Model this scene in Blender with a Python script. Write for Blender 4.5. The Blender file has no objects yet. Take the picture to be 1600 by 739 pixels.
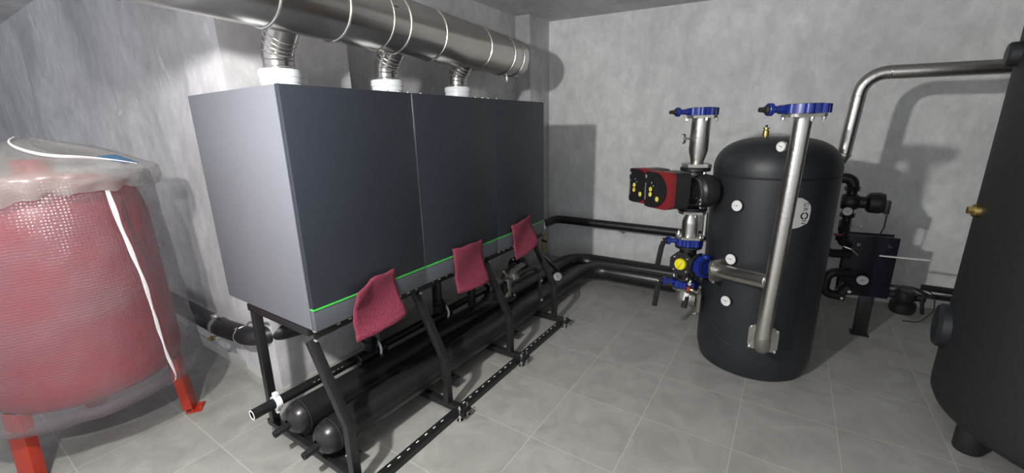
import bpy, bmesh, math, random
from mathutils import Vector, Matrix, noise
random.seed(7)
C = bpy.context.scene
COL = C.collection
V = Vector
PI = math.pi

# ---------------------------------------------------------------- camera, world, exposure
F, PITCH, ROLL, YAW = 648.45, 0.25753, -0.022564, 0.590315
CAM_H = 1.6
fh = V((-math.sin(YAW), math.cos(YAW), 0)); rt = V((math.cos(YAW), math.sin(YAW), 0)); up = V((0, 0, 1))
fwd = fh*math.cos(PITCH) - up*math.sin(PITCH); u0 = fh*math.sin(PITCH) + up*math.cos(PITCH)
r2 = rt*math.cos(ROLL) + u0*math.sin(ROLL); u2 = -rt*math.sin(ROLL) + u0*math.cos(ROLL)
cam_d = bpy.data.cameras.new('camera'); cam = bpy.data.objects.new('camera', cam_d); COL.objects.link(cam)
mw = Matrix((r2, u2, -fwd)).transposed().to_4x4(); mw.translation = (0, 0, CAM_H); cam.matrix_world = mw
cam_d.sensor_width = 36; cam_d.lens = 36*F/1600; cam_d.clip_start = 0.05
C.camera = cam
w = bpy.data.worlds.new('world'); C.world = w; w.use_nodes = True
w.node_tree.nodes['Background'].inputs[0].default_value = (0.86, 0.90, 1, 1)
w.node_tree.nodes['Background'].inputs[1].default_value = 0.9
C.view_settings.view_transform = 'Standard'; C.view_settings.look = 'None'
C.view_settings.gamma = 1; C.view_settings.use_curve_mapping = False
C.view_settings.exposure = 0.42
LAMP_POS = V((-1.10, -0.30, 2.08)); LAMP_POWER = 190.0

# ---------------------------------------------------------------- materials
def new_mat(name, col, rough=0.5, metal=0.0, bump=0.0, bscale=80, var=0.0, vscale=6, spec=0.5, coat=0.0, aniso=None):
    m = bpy.data.materials.new(name); m.use_nodes = True
    nt = m.node_tree; n = nt.nodes; l = nt.links; b = n['Principled BSDF']
    b.inputs['Base Color'].default_value = (*col, 1); b.inputs['Roughness'].default_value = rough
    b.inputs['Metallic'].default_value = metal; b.inputs['Specular IOR Level'].default_value = spec
    b.inputs['Coat Weight'].default_value = coat
    tc = n.new('ShaderNodeTexCoord')
    if var > 0:
        nz = n.new('ShaderNodeTexNoise'); nz.inputs['Scale'].default_value = vscale; nz.inputs['Detail'].default_value = 6
        l.new(tc.outputs['Object'], nz.inputs['Vector'])
        mx = n.new('ShaderNodeMix'); mx.data_type = 'RGBA'
        mx.inputs[6].default_value = (*[c*(1-var) for c in col], 1); mx.inputs[7].default_value = (*[min(1, c*(1+var)) for c in col], 1)
        l.new(nz.outputs['Fac'], mx.inputs[0]); l.new(mx.outputs[2], b.inputs['Base Color'])
    if bump > 0:
        nb = n.new('ShaderNodeTexNoise'); nb.inputs['Scale'].default_value = bscale; nb.inputs['Detail'].default_value = 4
        if aniso:
            mp = n.new('ShaderNodeMapping'); mp.inputs['Scale'].default_value = aniso
            l.new(tc.outputs['Object'], mp.inputs['Vector']); l.new(mp.outputs[0], nb.inputs['Vector'])
        else: l.new(tc.outputs['Object'], nb.inputs['Vector'])
        bp = n.new('ShaderNodeBump'); bp.inputs['Strength'].default_value = bump; bp.inputs['Distance'].default_value = 0.01
        l.new(nb.outputs['Fac'], bp.inputs['Height']); l.new(bp.outputs[0], b.inputs['Normal'])
    return m

def plaster(name, lo, hi, streak=(1, 1, 0.35), tint=(1, 1, 1)):
    m = bpy.data.materials.new(name); m.use_nodes = True
    nt = m.node_tree; n = nt.nodes; l = nt.links; b = n['Principled BSDF']; b.inputs['Roughness'].default_value = 0.75
    b.inputs['Specular IOR Level'].default_value = 0.25
    tc = n.new('ShaderNodeTexCoord')
    def nz(scale, det, rough, sc=(1, 1, 1), dist=0):
        mp = n.new('ShaderNodeMapping'); mp.inputs['Scale'].default_value = sc
        l.new(tc.outputs['Object'], mp.inputs['Vector'])
        t = n.new('ShaderNodeTexNoise'); t.inputs['Scale'].default_value = scale; t.inputs['Detail'].default_value = det
        t.inputs['Roughness'].default_value = rough; t.inputs['Distortion'].default_value = dist
        l.new(mp.outputs[0], t.inputs['Vector']); return t.outputs['Fac']
    def ramp(fac, a, c, x0, x1):
        r = n.new('ShaderNodeValToRGB'); r.color_ramp.elements[0].position = x0; r.color_ramp.elements[1].position = x1
        r.color_ramp.elements[0].color = (a, a, a, 1); r.color_ramp.elements[1].color = (c, c, c, 1); l.new(fac, r.inputs[0]); return r.outputs[0]
    def mix(f, a, bb, mode='MIX'):
        x = n.new('ShaderNodeMix'); x.data_type = 'RGBA'; x.blend_type = mode
        if isinstance(f, float): x.inputs[0].default_value = f
        else: l.new(f, x.inputs[0])
        l.new(a, x.inputs[6]); l.new(bb, x.inputs[7]); return x.outputs[2]
    base = ramp(nz(1.5, 9, 0.66, streak, 0.8), lo, hi, 0.36, 0.64)
    fine = ramp(nz(9, 8, 0.7, streak), 0.86, 1.1, 0.3, 0.7)
    c = mix(1.0, base, fine, 'MULTIPLY')
    white = ramp(nz(2.6, 9, 0.6, (1.6, 1.6, 0.7), 1.2), 0, 1, 0.62, 0.68)
    wc = n.new('ShaderNodeRGB'); wc.outputs[0].default_value = (min(hi*1.25, 0.9),)*3+(1,)
    fm = n.new('ShaderNodeMath'); fm.operation = 'MULTIPLY'; l.new(white, fm.inputs[0]); fm.inputs[1].default_value = 0.6
    c = mix(fm.outputs[0], c, wc.outputs[0])
    tn = n.new('ShaderNodeRGB'); tn.outputs[0].default_value = (*tint, 1)
    c = mix(1.0, c, tn.outputs[0], 'MULTIPLY')
    l.new(c, b.inputs['Base Color'])
    bp = n.new('ShaderNodeBump'); bp.inputs['Strength'].default_value = 0.35; bp.inputs['Distance'].default_value = 0.012
    l.new(nz(14, 8, 0.65), bp.inputs['Height']); l.new(bp.outputs[0], b.inputs['Normal'])
    return m

def tile_mat():
    m = bpy.data.materials.new('grey_floor_tile'); m.use_nodes = True
    nt = m.node_tree; n = nt.nodes; l = nt.links; b = n['Principled BSDF']
    b.inputs['Roughness'].default_value = 0.5; b.inputs['Specular IOR Level'].default_value = 0.3
    tc = n.new('ShaderNodeTexCoord'); sp = n.new('ShaderNodeSeparateXYZ'); l.new(tc.outputs['Object'], sp.inputs[0])
    def mth(op, a, bb=None):
        x = n.new('ShaderNodeMath'); x.operation = op
        for i, q in enumerate((a, bb)):
            if q is None: continue
            if isinstance(q, (int, float)): x.inputs[i].default_value = q
            else: l.new(q, x.inputs[i])
        return x.outputs[0]
    def cell(o, off, size):
        v = mth('DIVIDE', mth('SUBTRACT', o, off), size)
        fr = mth('FRACT', v); e = mth('MINIMUM', fr, mth('SUBTRACT', 1.0, fr))
        return mth('LESS_THAN', e, 0.0022/size), mth('FLOOR', v)
    gx, ix = cell(sp.outputs[0], -0.073, 0.452); gy, iy = cell(sp.outputs[1], 2.06, 0.4645)
    g = mth('MAXIMUM', gx, gy)
    cb = n.new('ShaderNodeCombineXYZ'); l.new(ix, cb.inputs[0]); l.new(iy, cb.inputs[1])
    wn = n.new('ShaderNodeTexWhiteNoise'); l.new(cb.outputs[0], wn.inputs[0])
    va = n.new('ShaderNodeVectorMath'); va.operation = 'MULTIPLY_ADD'; l.new(wn.outputs['Color'], va.inputs[0]); va.inputs[1].default_value = (7, 7, 7); l.new(tc.outputs['Object'], va.inputs[2])
    nz = n.new('ShaderNodeTexNoise'); nz.inputs['Scale'].default_value = 5; nz.inputs['Detail'].default_value = 9; nz.inputs['Roughness'].default_value = 0.62; nz.inputs['Distortion'].default_value = 0.8
    l.new(va.outputs[0], nz.inputs['Vector'])
    r = n.new('ShaderNodeValToRGB'); r.color_ramp.elements[0].position = 0.3; r.color_ramp.elements[1].position = 0.72
    r.color_ramp.elements[0].color = (0.25, 0.25, 0.23, 1); r.color_ramp.elements[1].color = (0.36, 0.36, 0.336, 1); l.new(nz.outputs['Fac'], r.inputs[0])
    mx = n.new('ShaderNodeMix'); mx.data_type = 'RGBA'; l.new(mth('MULTIPLY', g, 0.38), mx.inputs[0]); l.new(r.outputs[0], mx.inputs[6]); mx.inputs[7].default_value = (0.62, 0.61, 0.57, 1)
    l.new(mx.outputs[2], b.inputs['Base Color'])
    bp = n.new('ShaderNodeBump'); bp.inputs['Strength'].default_value = 0.15; bp.inputs['Distance'].default_value = 0.004
    l.new(nz.outputs['Fac'], bp.inputs['Height']); l.new(bp.outputs[0], b.inputs['Normal'])
    return m

def wrap_mat(name, alpha, col=(0.80, 0.80, 0.82), bubbles=True):
    """translucent bubble film: a see-through clear layer over scattering plastic"""
    m = bpy.data.materials.new(name); m.use_nodes = True
    nt = m.node_tree; n = nt.nodes; l = nt.links; b = n['Principled BSDF']
    b.inputs['Base Color'].default_value = (*col, 1); b.inputs['Roughness'].default_value = 0.28
    b.inputs['Specular IOR Level'].default_value = 0.6
    tr = n.new('ShaderNodeBsdfTransparent'); mx = n.new('ShaderNodeMixShader')
    tc = n.new('ShaderNodeTexCoord')
    nz = n.new('ShaderNodeTexNoise'); nz.inputs['Scale'].default_value = 3.0; nz.inputs['Detail'].default_value = 5; l.new(tc.outputs['Object'], nz.inputs['Vector'])
    mr = n.new('ShaderNodeMapRange'); mr.inputs[1].default_value = 0.3; mr.inputs[2].default_value = 0.7
    mr.inputs[3].default_value = alpha-0.12; mr.inputs[4].default_value = alpha+0.12; l.new(nz.outputs['Fac'], mr.inputs[0])
    l.new(mr.outputs[0], mx.inputs[0]); l.new(tr.outputs[0], mx.inputs[1]); l.new(b.outputs[0], mx.inputs[2])
    l.new(mx.outputs[0], n['Material Output'].inputs[0])
    bp = n.new('ShaderNodeBump'); bp.inputs['Distance'].default_value = 0.004
    if bubbles:
        vo = n.new('ShaderNodeTexVoronoi'); vo.inputs['Scale'].default_value = 75; vo.inputs['Randomness'].default_value = 0.25
        l.new(tc.outputs['Object'], vo.inputs['Vector']); l.new(vo.outputs['Distance'], bp.inputs['Height']); bp.invert = True
        bp.inputs['Strength'].default_value = 0.9
    else:
        nb = n.new('ShaderNodeTexNoise'); nb.inputs['Scale'].default_value = 25; l.new(tc.outputs['Object'], nb.inputs['Vector'])
        l.new(nb.outputs['Fac'], bp.inputs['Height']); bp.inputs['Strength'].default_value = 0.5
    l.new(bp.outputs[0], b.inputs['Normal'])
    return m

def glow(name, col, s):
    m = bpy.data.materials.new(name); m.use_nodes = True; n = m.node_tree.nodes; b = n['Principled BSDF']
    b.inputs['Emission Color'].default_value = (*col, 1); b.inputs['Emission Strength'].default_value = s; return m

WALL = plaster('grey_plaster', 0.70, 0.88, (1, 1, 0.7), tint=(0.985, 1.0, 0.985))
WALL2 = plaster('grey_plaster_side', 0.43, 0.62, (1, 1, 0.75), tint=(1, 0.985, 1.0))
CEIL = plaster('grey_ceiling_plaster', 0.55, 0.68, (1, 1, 1), tint=(1, 0.99, 1.0))
TILE = tile_mat()
SKIRT = new_mat('skirting_tile', (0.40, 0.40, 0.37), 0.5, var=0.1)
STEEL = new_mat('brushed_steel', (0.62, 0.60, 0.56), 0.28, 1.0, 0.12, 60, 0.12, 12)
DUCT = new_mat('stainless_duct_sheet', (0.60, 0.58, 0.54), 0.24, 1.0, 0.10, 5, 0.15, 4, aniso=(3, 0.5, 3))
BAND = new_mat('polished_band', (0.72, 0.70, 0.66), 0.22, 1.0)
GALV = new_mat('galvanised', (0.50, 0.50, 0.48), 0.38, 0.9, 0.1, 90, 0.15, 30)
CAST = new_mat('raw_cast_steel', (0.40, 0.385, 0.35), 0.36, 0.9, 0.25, 60, 0.2, 25)
ZINC = new_mat('zinc_bolt', (0.75, 0.75, 0.73), 0.25, 1.0)
BRASS = new_mat('brass', (0.62, 0.47, 0.16), 0.28, 1.0)
CASE = new_mat('light_grey_enamel', (0.14, 0.145, 0.163), 0.36, 0.0, 0.02, 300)
DOOR = new_mat('anthracite_panel', (0.023, 0.028, 0.037), 0.42, 0.0, 0.03, 400)
DOOR_LOW = new_mat('slate_lower_panel', (0.085, 0.095, 0.108), 0.45)
DOOR_EDGE = new_mat('panel_edge', (0.12, 0.13, 0.15), 0.4)
GREEN = new_mat('green_strip', (0.06, 0.50, 0.07), 0.4)
WHITEP = new_mat('white_plastic', (0.80, 0.84, 0.86), 0.35)
BLACKM = new_mat('black_painted_steel', (0.012, 0.012, 0.013), 0.38, 0.0, 0.05, 120)
FOAM = new_mat('black_pipe_insulation', (0.010, 0.010, 0.011), 0.45, 0.0, 0.1, 60)
PPR = new_mat('black_plastic_pipe', (0.012, 0.012, 0.013), 0.3)
HEADER = new_mat('black_lacquered_steel', (0.014, 0.014, 0.015), 0.3, 0.0, 0.05, 40)
PINK = new_mat('pink_foam', (0.22, 0.028, 0.058), 0.9, 0.0, 0.9, 160, 0.3, 50)
JACKET = new_mat('anthracite_jacket', (0.016, 0.018, 0.021), 0.48, 0.0, 0.06, 30)
JACKET2 = new_mat('anthracite_jacket_matt', (0.014, 0.015, 0.015), 0.65, 0.0, 0.15, 45)
GROOVE = new_mat('groove_black', (0.006, 0.006, 0.006), 0.7)
BLUE = new_mat('blue_epoxy', (0.008, 0.024, 0.21), 0.25, 0.0, coat=0.4)
NAVY = new_mat('navy_paint', (0.003, 0.003, 0.012), 0.5)
RUBBER = new_mat('black_rubber', (0.012, 0.012, 0.012), 0.6)
CASTBLK = new_mat('black_cast_iron', (0.012, 0.012, 0.013), 0.4, 0.0, 0.2, 60)
REDP = new_mat('pump_red', (0.17, 0.012, 0.014), 0.45)
REDT = new_mat('tank_red', (0.33, 0.008, 0.014), 0.4)
REDLEG = new_mat('leg_orange_red', (0.38, 0.03, 0.014), 0.4)
YEL = new_mat('yellow_plastic', (0.72, 0.66, 0.02), 0.35)
YBTN = new_mat('yellow_button', (0.72, 0.62, 0.10), 0.4)
DIAL = new_mat('dial_face', (0.72, 0.72, 0.70), 0.35)
INK = new_mat('black_ink', (0.008, 0.008, 0.008), 0.5)
WINK = new_mat('white_ink', (0.6, 0.6, 0.6), 0.5)
STICK = new_mat('off_white_sticker', (0.86, 0.85, 0.80), 0.45)
TAPE = new_mat('white_tape', (0.78, 0.74, 0.76), 0.4, 0, 0.3, 60)
BLUEL = new_mat('blue_label', (0.05, 0.16, 0.30), 0.5, var=0.3, vscale=30)
FLEX = new_mat('flexible_stainless', (0.50, 0.48, 0.45), 0.22, 1.0)
WRAP = wrap_mat('bubble_film', 0.44, (0.18, 0.16, 0.175))
SHEET = wrap_mat('plastic_sheet', 0.42, (0.34, 0.325, 0.305), False)
BULB = glow('lamp_glow', (1.0, 0.985, 0.96), 1.0)

# ---------------------------------------------------------------- mesh helpers
def frame(o, z, x=None):
    z = V(z).normalized()
    if x is None: x = V((1, 0, 0)) if abs(z.x) < 0.9 else V((0, 1, 0))
    x = V(x); x = (x - z*x.dot(z)).normalized(); y = z.cross(x)
    m = Matrix((x, y, z)).transposed().to_4x4(); m.translation = V(o); return m
ID = Matrix.Identity(4)

def resample(pts, bend, n=10):
    pts = [V(p) for p in pts]
    if len(pts) < 3 or bend <= 0: return pts
    out = [pts[0]]
    for i in range(1, len(pts)-1):
        a, b, c = pts[i-1], pts[i], pts[i+1]
        d1 = (a-b).normalized(); d2 = (c-b).normalized(); ang = d1.angle(d2)
        if ang > PI-0.02: out.append(b); continue
        t = bend/math.tan(ang/2); t = min(t, (a-b).length*0.49 if i > 1 else (a-b).length*0.98, (c-b).length*0.49 if i < len(pts)-2 else (c-b).length*0.98)
        r = t*math.tan(ang/2); p1 = b+d1*t; cen = b+(d1+d2).normalized()*(r/math.sin(ang/2))
        v1 = p1-cen; p2 = b+d2*t; v2 = p2-cen; tot = v1.angle(v2); ax = v1.cross(v2).normalized()
        for k in range(n+1): out.append(cen + Matrix.Rotation(tot*k/n, 3, ax) @ v1)
    out.append(pts[-1]); return out

class MB:
    def __init__(s, mat=None): s.bm = bmesh.new(); s.mats = [mat] if mat else []; s.mi = 0
    def use(s, m):
        if m not in s.mats: s.mats.append(m)
        s.mi = s.mats.index(m); return s
    def face(s, vs):
        try: f = s.bm.faces.new(vs); f.material_index = s.mi; return f
        except ValueError: return None
    def box(s, c, size, M=ID, bev=0.0):
        b2 = bmesh.new(); bmesh.ops.create_cube(b2, size=1)
        for v in b2.verts: v.co = V((v.co.x*size[0], v.co.y*size[1], v.co.z*size[2]))
        if bev > 0: bmesh.ops.bevel(b2, geom=b2.edges[:], offset=min(bev, min(size)*0.45), segments=2, profile=0.6, affect='EDGES')
        s.merge(b2, M @ Matrix.Translation(V(c))); return s
    def merge(s, b2, M):
        mp = {}
        for v in b2.verts: mp[v] = s.bm.verts.new(M @ v.co)
        for f in b2.faces: s.face([mp[v] for v in f.verts])
        b2.free()
    def bar(s, a, b, w, h, upv=(0, 0, 1), bev=0.0):
        a = V(a); b = V(b); M = frame((a+b)/2, b-a, upv); return s.box((0, 0, 0), (w, h, (b-a).length), M, bev)
    def lathe(s, prof, M=ID, seg=32, closed=False, a0=0, a1=2*PI):
        full = abs(a1-a0-2*PI) < 1e-6; n = seg if full else seg+1; rings = []
        for r, z in prof:
            if r < 1e-6: rings.append([s.bm.verts.new(M @ V((0, 0, z)))]); continue
            rings.append([s.bm.verts.new(M @ V((r*math.cos(a0+(a1-a0)*k/seg), r*math.sin(a0+(a1-a0)*k/seg), z))) for k in range(n)])
        prs = list(zip(rings, rings[1:])) + ([(rings[-1], rings[0])] if closed else [])
        for A, B in prs:
            for k in range(seg):
                k2 = (k+1) % n
                if len(A) == 1 and len(B) == 1: continue
                if len(A) == 1: s.face([A[0], B[k2], B[k]])
                elif len(B) == 1: s.face([A[k], A[k2], B[0]])
                else: s.face([A[k], A[k2], B[k2], B[k]])
        return s
    def cyl(s, a, b, r, r1=None, seg=24, bev=0.0):
        a = V(a); b = V(b); L = (b-a).length; r1 = r if r1 is None else r1
        if bev > 0: pr = [(0, 0), (r-bev, 0), (r, bev), (r1, L-bev), (r1-bev, L), (0, L)]
        else: pr = [(0, 0), (r, 0), (r1, L), (0, L)]
        return s.lathe(pr, frame(a, b-a), seg)
    def ring(s, c, ax, R, r, seg=36, s2=10):
        M = frame(c, ax); return s.lathe([(R+r*math.cos(2*PI*k/s2), r*math.sin(2*PI*k/s2)) for k in range(s2)], M, seg, closed=True)
    def band(s, c, ax, R, w, t, seg=36):
        M = frame(c, ax); return s.lathe([(R, -w/2), (R+t, -w/2), (R+t, w/2), (R, w/2)], M, seg, closed=True)
    def tube(s, pts, r, bend=0.0, seg=20, caps=True, n=10, rad=None, hollow=0):
        P = resample(pts, bend, n); T = []
        for i in range(len(P)):
            a = P[max(0, i-1)]; b = P[min(len(P)-1, i+1)]; T.append((b-a).normalized())
        x = V((0, 0, 1)) if abs(T[0].z) < 0.9 else V((1, 0, 0)); x = (x-T[0]*x.dot(T[0])).normalized()
        rings = []
        for i, p in enumerate(P):
            if i: x = (x - T[i]*x.dot(T[i])).normalized()
            y = T[i].cross(x); rr = rad(i/(len(P)-1)) if rad else r
            rings.append([s.bm.verts.new(p+(x*math.cos(2*PI*k/seg)+y*math.sin(2*PI*k/seg))*rr) for k in range(seg)])
        for A, B in zip(rings, rings[1:]):
            for k in range(seg): s.face([A[k], A[(k+1) % seg], B[(k+1) % seg], B[k]])
        if caps:
            if hollow:
                for R_, p, t in ((rings[0], P[0], T[0]), (rings[-1], P[-1], -T[-1])):
                    q = [s.bm.verts.new(p+(v.co-p)*hollow) for v in R_]; q2 = [s.bm.verts.new(v.co+t*r*1.5) for v in q]
                    for k in range(seg):
                        s.face([R_[k], q[k], q[(k+1) % seg], R_[(k+1) % seg]]); s.face([q[k], q2[k], q2[(k+1) % seg], q[(k+1) % seg]])
                    s.face(q2)
            else: s.face(rings[0][::-1]); s.face(rings[-1])
        return s
    def prism(s, pts2, z0, z1, M=ID, bev=0.0):
        b2 = bmesh.new(); A = [b2.verts.new((x, y, z0)) for x, y in pts2]; B = [b2.verts.new((x, y, z1)) for x, y in pts2]
        b2.faces.new(A[::-1]); b2.faces.new(B); n = len(A)
        for k in range(n): b2.faces.new([A[k], A[(k+1) % n], B[(k+1) % n], B[k]])
        if bev > 0: bmesh.ops.bevel(b2, geom=[e for e in b2.edges if e.calc_face_angle(0) > 0.6], offset=bev, segments=2, affect='EDGES')
        s.merge(b2, M); return s
    def sphere(s, c, r, sc=(1, 1, 1), M=ID):
        b2 = bmesh.new(); bmesh.ops.create_uvsphere(b2, u_segments=24, v_segments=14, radius=r)
        for v in b2.verts: v.co = V((v.co.x*sc[0], v.co.y*sc[1], v.co.z*sc[2]))
        s.merge(b2, M @ Matrix.Translation(V(c))); return s
    def build(s, name, parent=None, ang=32):
        if parent is not None:
            o = V(parent_origin(parent))
            for v in s.bm.verts: v.co -= o
        bmesh.ops.recalc_face_normals(s.bm, faces=s.bm.faces[:])
        for f in s.bm.faces: f.smooth = True
        for e in s.bm.edges:
            if len(e.link_faces) == 2 and e.calc_face_angle(0) > math.radians(ang): e.smooth = False
        me = bpy.data.meshes.new(name); s.bm.to_mesh(me); s.bm.free()
        for m in s.mats: me.materials.append(m)
        ob = bpy.data.objects.new(name, me); COL.objects.link(ob)
        if parent is not None: ob.parent = parent
        return ob
def parent_origin(p):
    o = V((0, 0, 0))
    while p is not None: o += p.location; p = p.parent
    return o
def origin(ob, loc):
    loc = V(loc); ob.data.transform(Matrix.Translation(-loc)); ob.location = loc; return ob
def thing(name, label, cat, loc=(0, 0, 0), group=None):
    o = bpy.data.objects.new(name, None); COL.objects.link(o); o.location = loc; o.empty_display_size = 0.1
    o['label'] = label; o['category'] = cat
    if group: o['group'] = group
    return o
def tag(o, label, cat, group=None):
    o['label'] = label; o['category'] = cat
    if group: o['group'] = group
    return o
def struct(o): o['kind'] = 'structure'; return o
def dup(root, loc, label=None):
    r = root.copy(); COL.objects.link(r); r.location = loc
    if label: r['label'] = label
    def rec(src, dst):
        for ch in list(src.children):
            c = ch.copy(); COL.objects.link(c); c.parent = dst; rec(ch, c)
    rec(root, r); return r
def bolts(par, c, ax, R, n, sz=0.009, ph=0.0, L=0.012, two=0.0, name='bolt', mat=None):
    """hexagon bolts round a flange; two = distance to the nut on the far side"""
    M = frame(c, ax); first = None
    po = parent_origin(par)
    for k in range(n):
        a = ph+2*PI*k/n; p = M @ V((R*math.cos(a), R*math.sin(a), 0))
        if first is None:
            b = MB(mat or ZINC); z = V(ax).normalized()
            F0 = frame((0, 0, 0), z)
            b.lathe([(0, 0), (sz, 0), (sz, L), (sz*0.7, L*1.15), (0, L*1.15)], F0, 6); b.cyl(z*L, z*(L*1.7), sz*0.5, seg=8)
            if two:
                b.lathe([(0, 0), (sz, 0), (sz, -L), (0, -L)], frame(-z*two, z), 6); b.cyl(-z*two, V((0, 0, 0)), sz*0.5, seg=8); b.cyl(-z*(two+L*1.8), -z*two, sz*0.5, seg=8)
            first = b.build(name); first.parent = par; first.location = p-po
        else:
            o = first.copy(); COL.objects.link(o); o.parent = par; o.location = p-po
def text_mesh(txt, size, M, mb_mat, name, parent, wrapf=None):
    cu = bpy.data.curves.new('lettering', 'FONT'); cu.body = txt; cu.size = size; cu.align_x = 'CENTER'; cu.align_y = 'CENTER'
    t = bpy.data.objects.new('lettering', cu); COL.objects.link(t); dg = bpy.context.evaluated_depsgraph_get()
    me = bpy.data.meshes.new_from_object(t.evaluated_get(dg)); bpy.data.objects.remove(t)
    o = V(parent_origin(parent))
    for v in me.vertices:
        p = V((v.co.x, v.co.y, 0)); p = wrapf(p) if wrapf else M @ p; v.co = p-o
    me.materials.clear(); me.materials.append(mb_mat)
    ob = bpy.data.objects.new(name, me); COL.objects.link(ob); ob.parent = parent; return ob

CAMP = V((0, 0, CAM_H))
RIGHT = V((0.83, 0.557, 0))

# ---------------------------------------------------------------- the room
def back_y(x): return 4.50+0.07*(x+2.45)
struct(MB(TILE).box((-4.0, 1.0, -0.05), (16.4, 9.0, 0.1)).build('floor'))
b = MB(CEIL)
M = Matrix.Rotation(math.radians(1.1), 4, 'Y'); M.translation = V((-1.0, 1.0, 2.705+0.05))
b.box((-3.0, 0, 0), (16.6, 9.0, 0.1), M); struct(b.build('ceiling'))
b = MB(WALL); b.prism([(-2.9, back_y(-2.9)), (4.2, back_y(4.2)), (4.2, back_y(4.2)+0.3), (-2.9, back_y(-2.9)+0.3)], -0.05, 2.9); struct(b.build('wall_back'))
# left side: a blocked-out return facing the room, a pier, a recess and a corner pier, one plastered wall
b = MB(WALL2)
b.prism([(-12.0, 1.10), (-2.87, 1.10), (-2.87, 1.06), (-2.43, 1.06), (-2.43, 1.80), (-2.63, 1.80), (-2.63, 4.08), (-2.45, 4.08), (-2.45, 4.7), (-12.0, 4.7)], -0.05, 3.0)
struct(b.build('wall_left'))
struct(MB(WALL2).box((-11.6, -1.2, 1.45), (0.2, 4.6, 3.1)).build('wall_far_left'))
struct(MB(WALL).box((3.6, 1.0, 1.4), (0.2, 8.0, 2.9)).build('wall_right'))

b = MB(SKIRT)
for a, c in (((-11.4, 1.095), (-2.87, 1.095)), ((-2.865, 1.055), (-2.43, 1.055)), ((-2.425, 1.055), (-2.425, 1.80)), ((-2.625, 1.80), (-2.625, 4.08)), ((-2.445, 4.08), (-2.445, 4.49))):
    a3 = V((*a, 0.04)); c3 = V((*c, 0.04)); b.bar(a3, c3, 0.08, 0.012, bev=0.002)
struct(b.build('baseboard_left'))
b = MB(WALL2)
for x, k in ((-2.39, 1), (-2.34, -1)): pass
b.tube([(-2.43, 1.30, 2.72), (-2.43, 1.285, 2.2), (-2.43, 1.29, 1.2)], 0.006, seg=8); b.tube([(-2.43, 1.335, 2.72), (-2.43, 1.325, 2.2), (-2.43, 1.33, 1.2)], 0.005, seg=8)
struct(b.build('trim_1'))
b = MB(CEIL); M = Matrix.Rotation(math.radians(1.1), 4, 'Y')
for pts in ([(-1.75, 4.05), (-0.9, 4.03), (0.9, 4.0)], ):
    b.tube([(x, y, 2.712-0.0192*(x+1.0)) for x, y in pts], 0.01, seg=8)
struct(b.build('trim_2'))

# ---------------------------------------------------------------- lamp: a bare bulb on a flex, behind the camera's left shoulder
lt = thing('hanging_lamp', 'bare round bulb on a black flex hanging from the ceiling', 'lamp', LAMP_POS)
b = MB(BULB); b.sphere(LAMP_POS, 0.045); bulb = b.build('bulb', lt)
BULB.node_tree.nodes['Principled BSDF'].inputs['Emission Strength'].default_value = LAMP_POWER/(4*PI*PI*0.045**2)
b = MB(RUBBER); b.cyl(LAMP_POS+V((0, 0, 0.04)), LAMP_POS+V((0, 0, 0.11)), 0.022, 0.018); b.build('lamp_holder', lt)
b = MB(RUBBER); b.cyl(LAMP_POS+V((0, 0, 0.11)), (LAMP_POS.x, LAMP_POS.y, 2.70), 0.004, seg=8); b.build('flex', lt)

# ---------------------------------------------------------------- boilers
CZ0, CZ1, CXF, CXB = 0.77, 1.775, -1.60, -2.40
def boiler(y0, y1, label):
    t = thing('wall_boiler', label, 'boiler', (-2.0, (y0+y1)/2, CZ0), 'condensing boilers in the cascade')
    g = 0.0015
    b = MB(CASE); b.box(((CXF-0.03+CXB)/2, (y0+y1)/2, (CZ0+CZ1)/2), (CXF-0.03-CXB, y1-y0-2*g, CZ1-CZ0), bev=0.004); b.build('casing', t)
    b = MB(DOOR); b.box((CXF-0.014, (y0+y1)/2, (0.873+CZ1)/2), (0.028, y1-y0-2*g-0.002, CZ1-0.873-0.001), bev=0.004); b.build('front_panel', t)
    if y0 < 1:
        b = MB(ZINC); b.box((CXF-0.004, y1-0.0005, (CZ0+CZ1)/2), (0.010, 0.0045, CZ1-CZ0-0.004)); b.build('edge_gleam_strip', t)  # zinc sliver put in for the gleam along the casing edge at this seam
    b = MB(GREEN); b.box((CXF-0.013, (y0+y1)/2, 0.868), (0.030, y1-y0-2*g-0.002, 0.007), bev=0.001); b.build('trim_strip', t)
    b = MB(DOOR_LOW); b.box((CXF-0.014, (y0+y1)/2, (CZ0+0.864)/2), (0.028, y1-y0-2*g-0.002, 0.864-CZ0), bev=0.004); b.build('lower_panel', t)
    for dy in (0.03, 0.12, (y1-y0)-0.1, (y1-y0)-0.03):
        b = MB(ZINC); b.lathe([(0, 0), (0.008, 0), (0.006, 0.008), (0, 0.010)], frame((CXF-0.06, y0+dy, CZ1), (0, 0, 1)), 8); b.build('top_screw', t)
    return t
YS = [0.87, 1.53, 2.21, 2.86]
boiler(YS[0], YS[1], 'dark-fronted boiler nearest the wrapped red tank, its light grey side showing')
boiler(YS[1], YS[2], 'dark-fronted boiler between the two other boilers of the row')
boiler(YS[2], YS[3], 'dark-fronted boiler at the far end of the row, next to the back wall')

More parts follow.
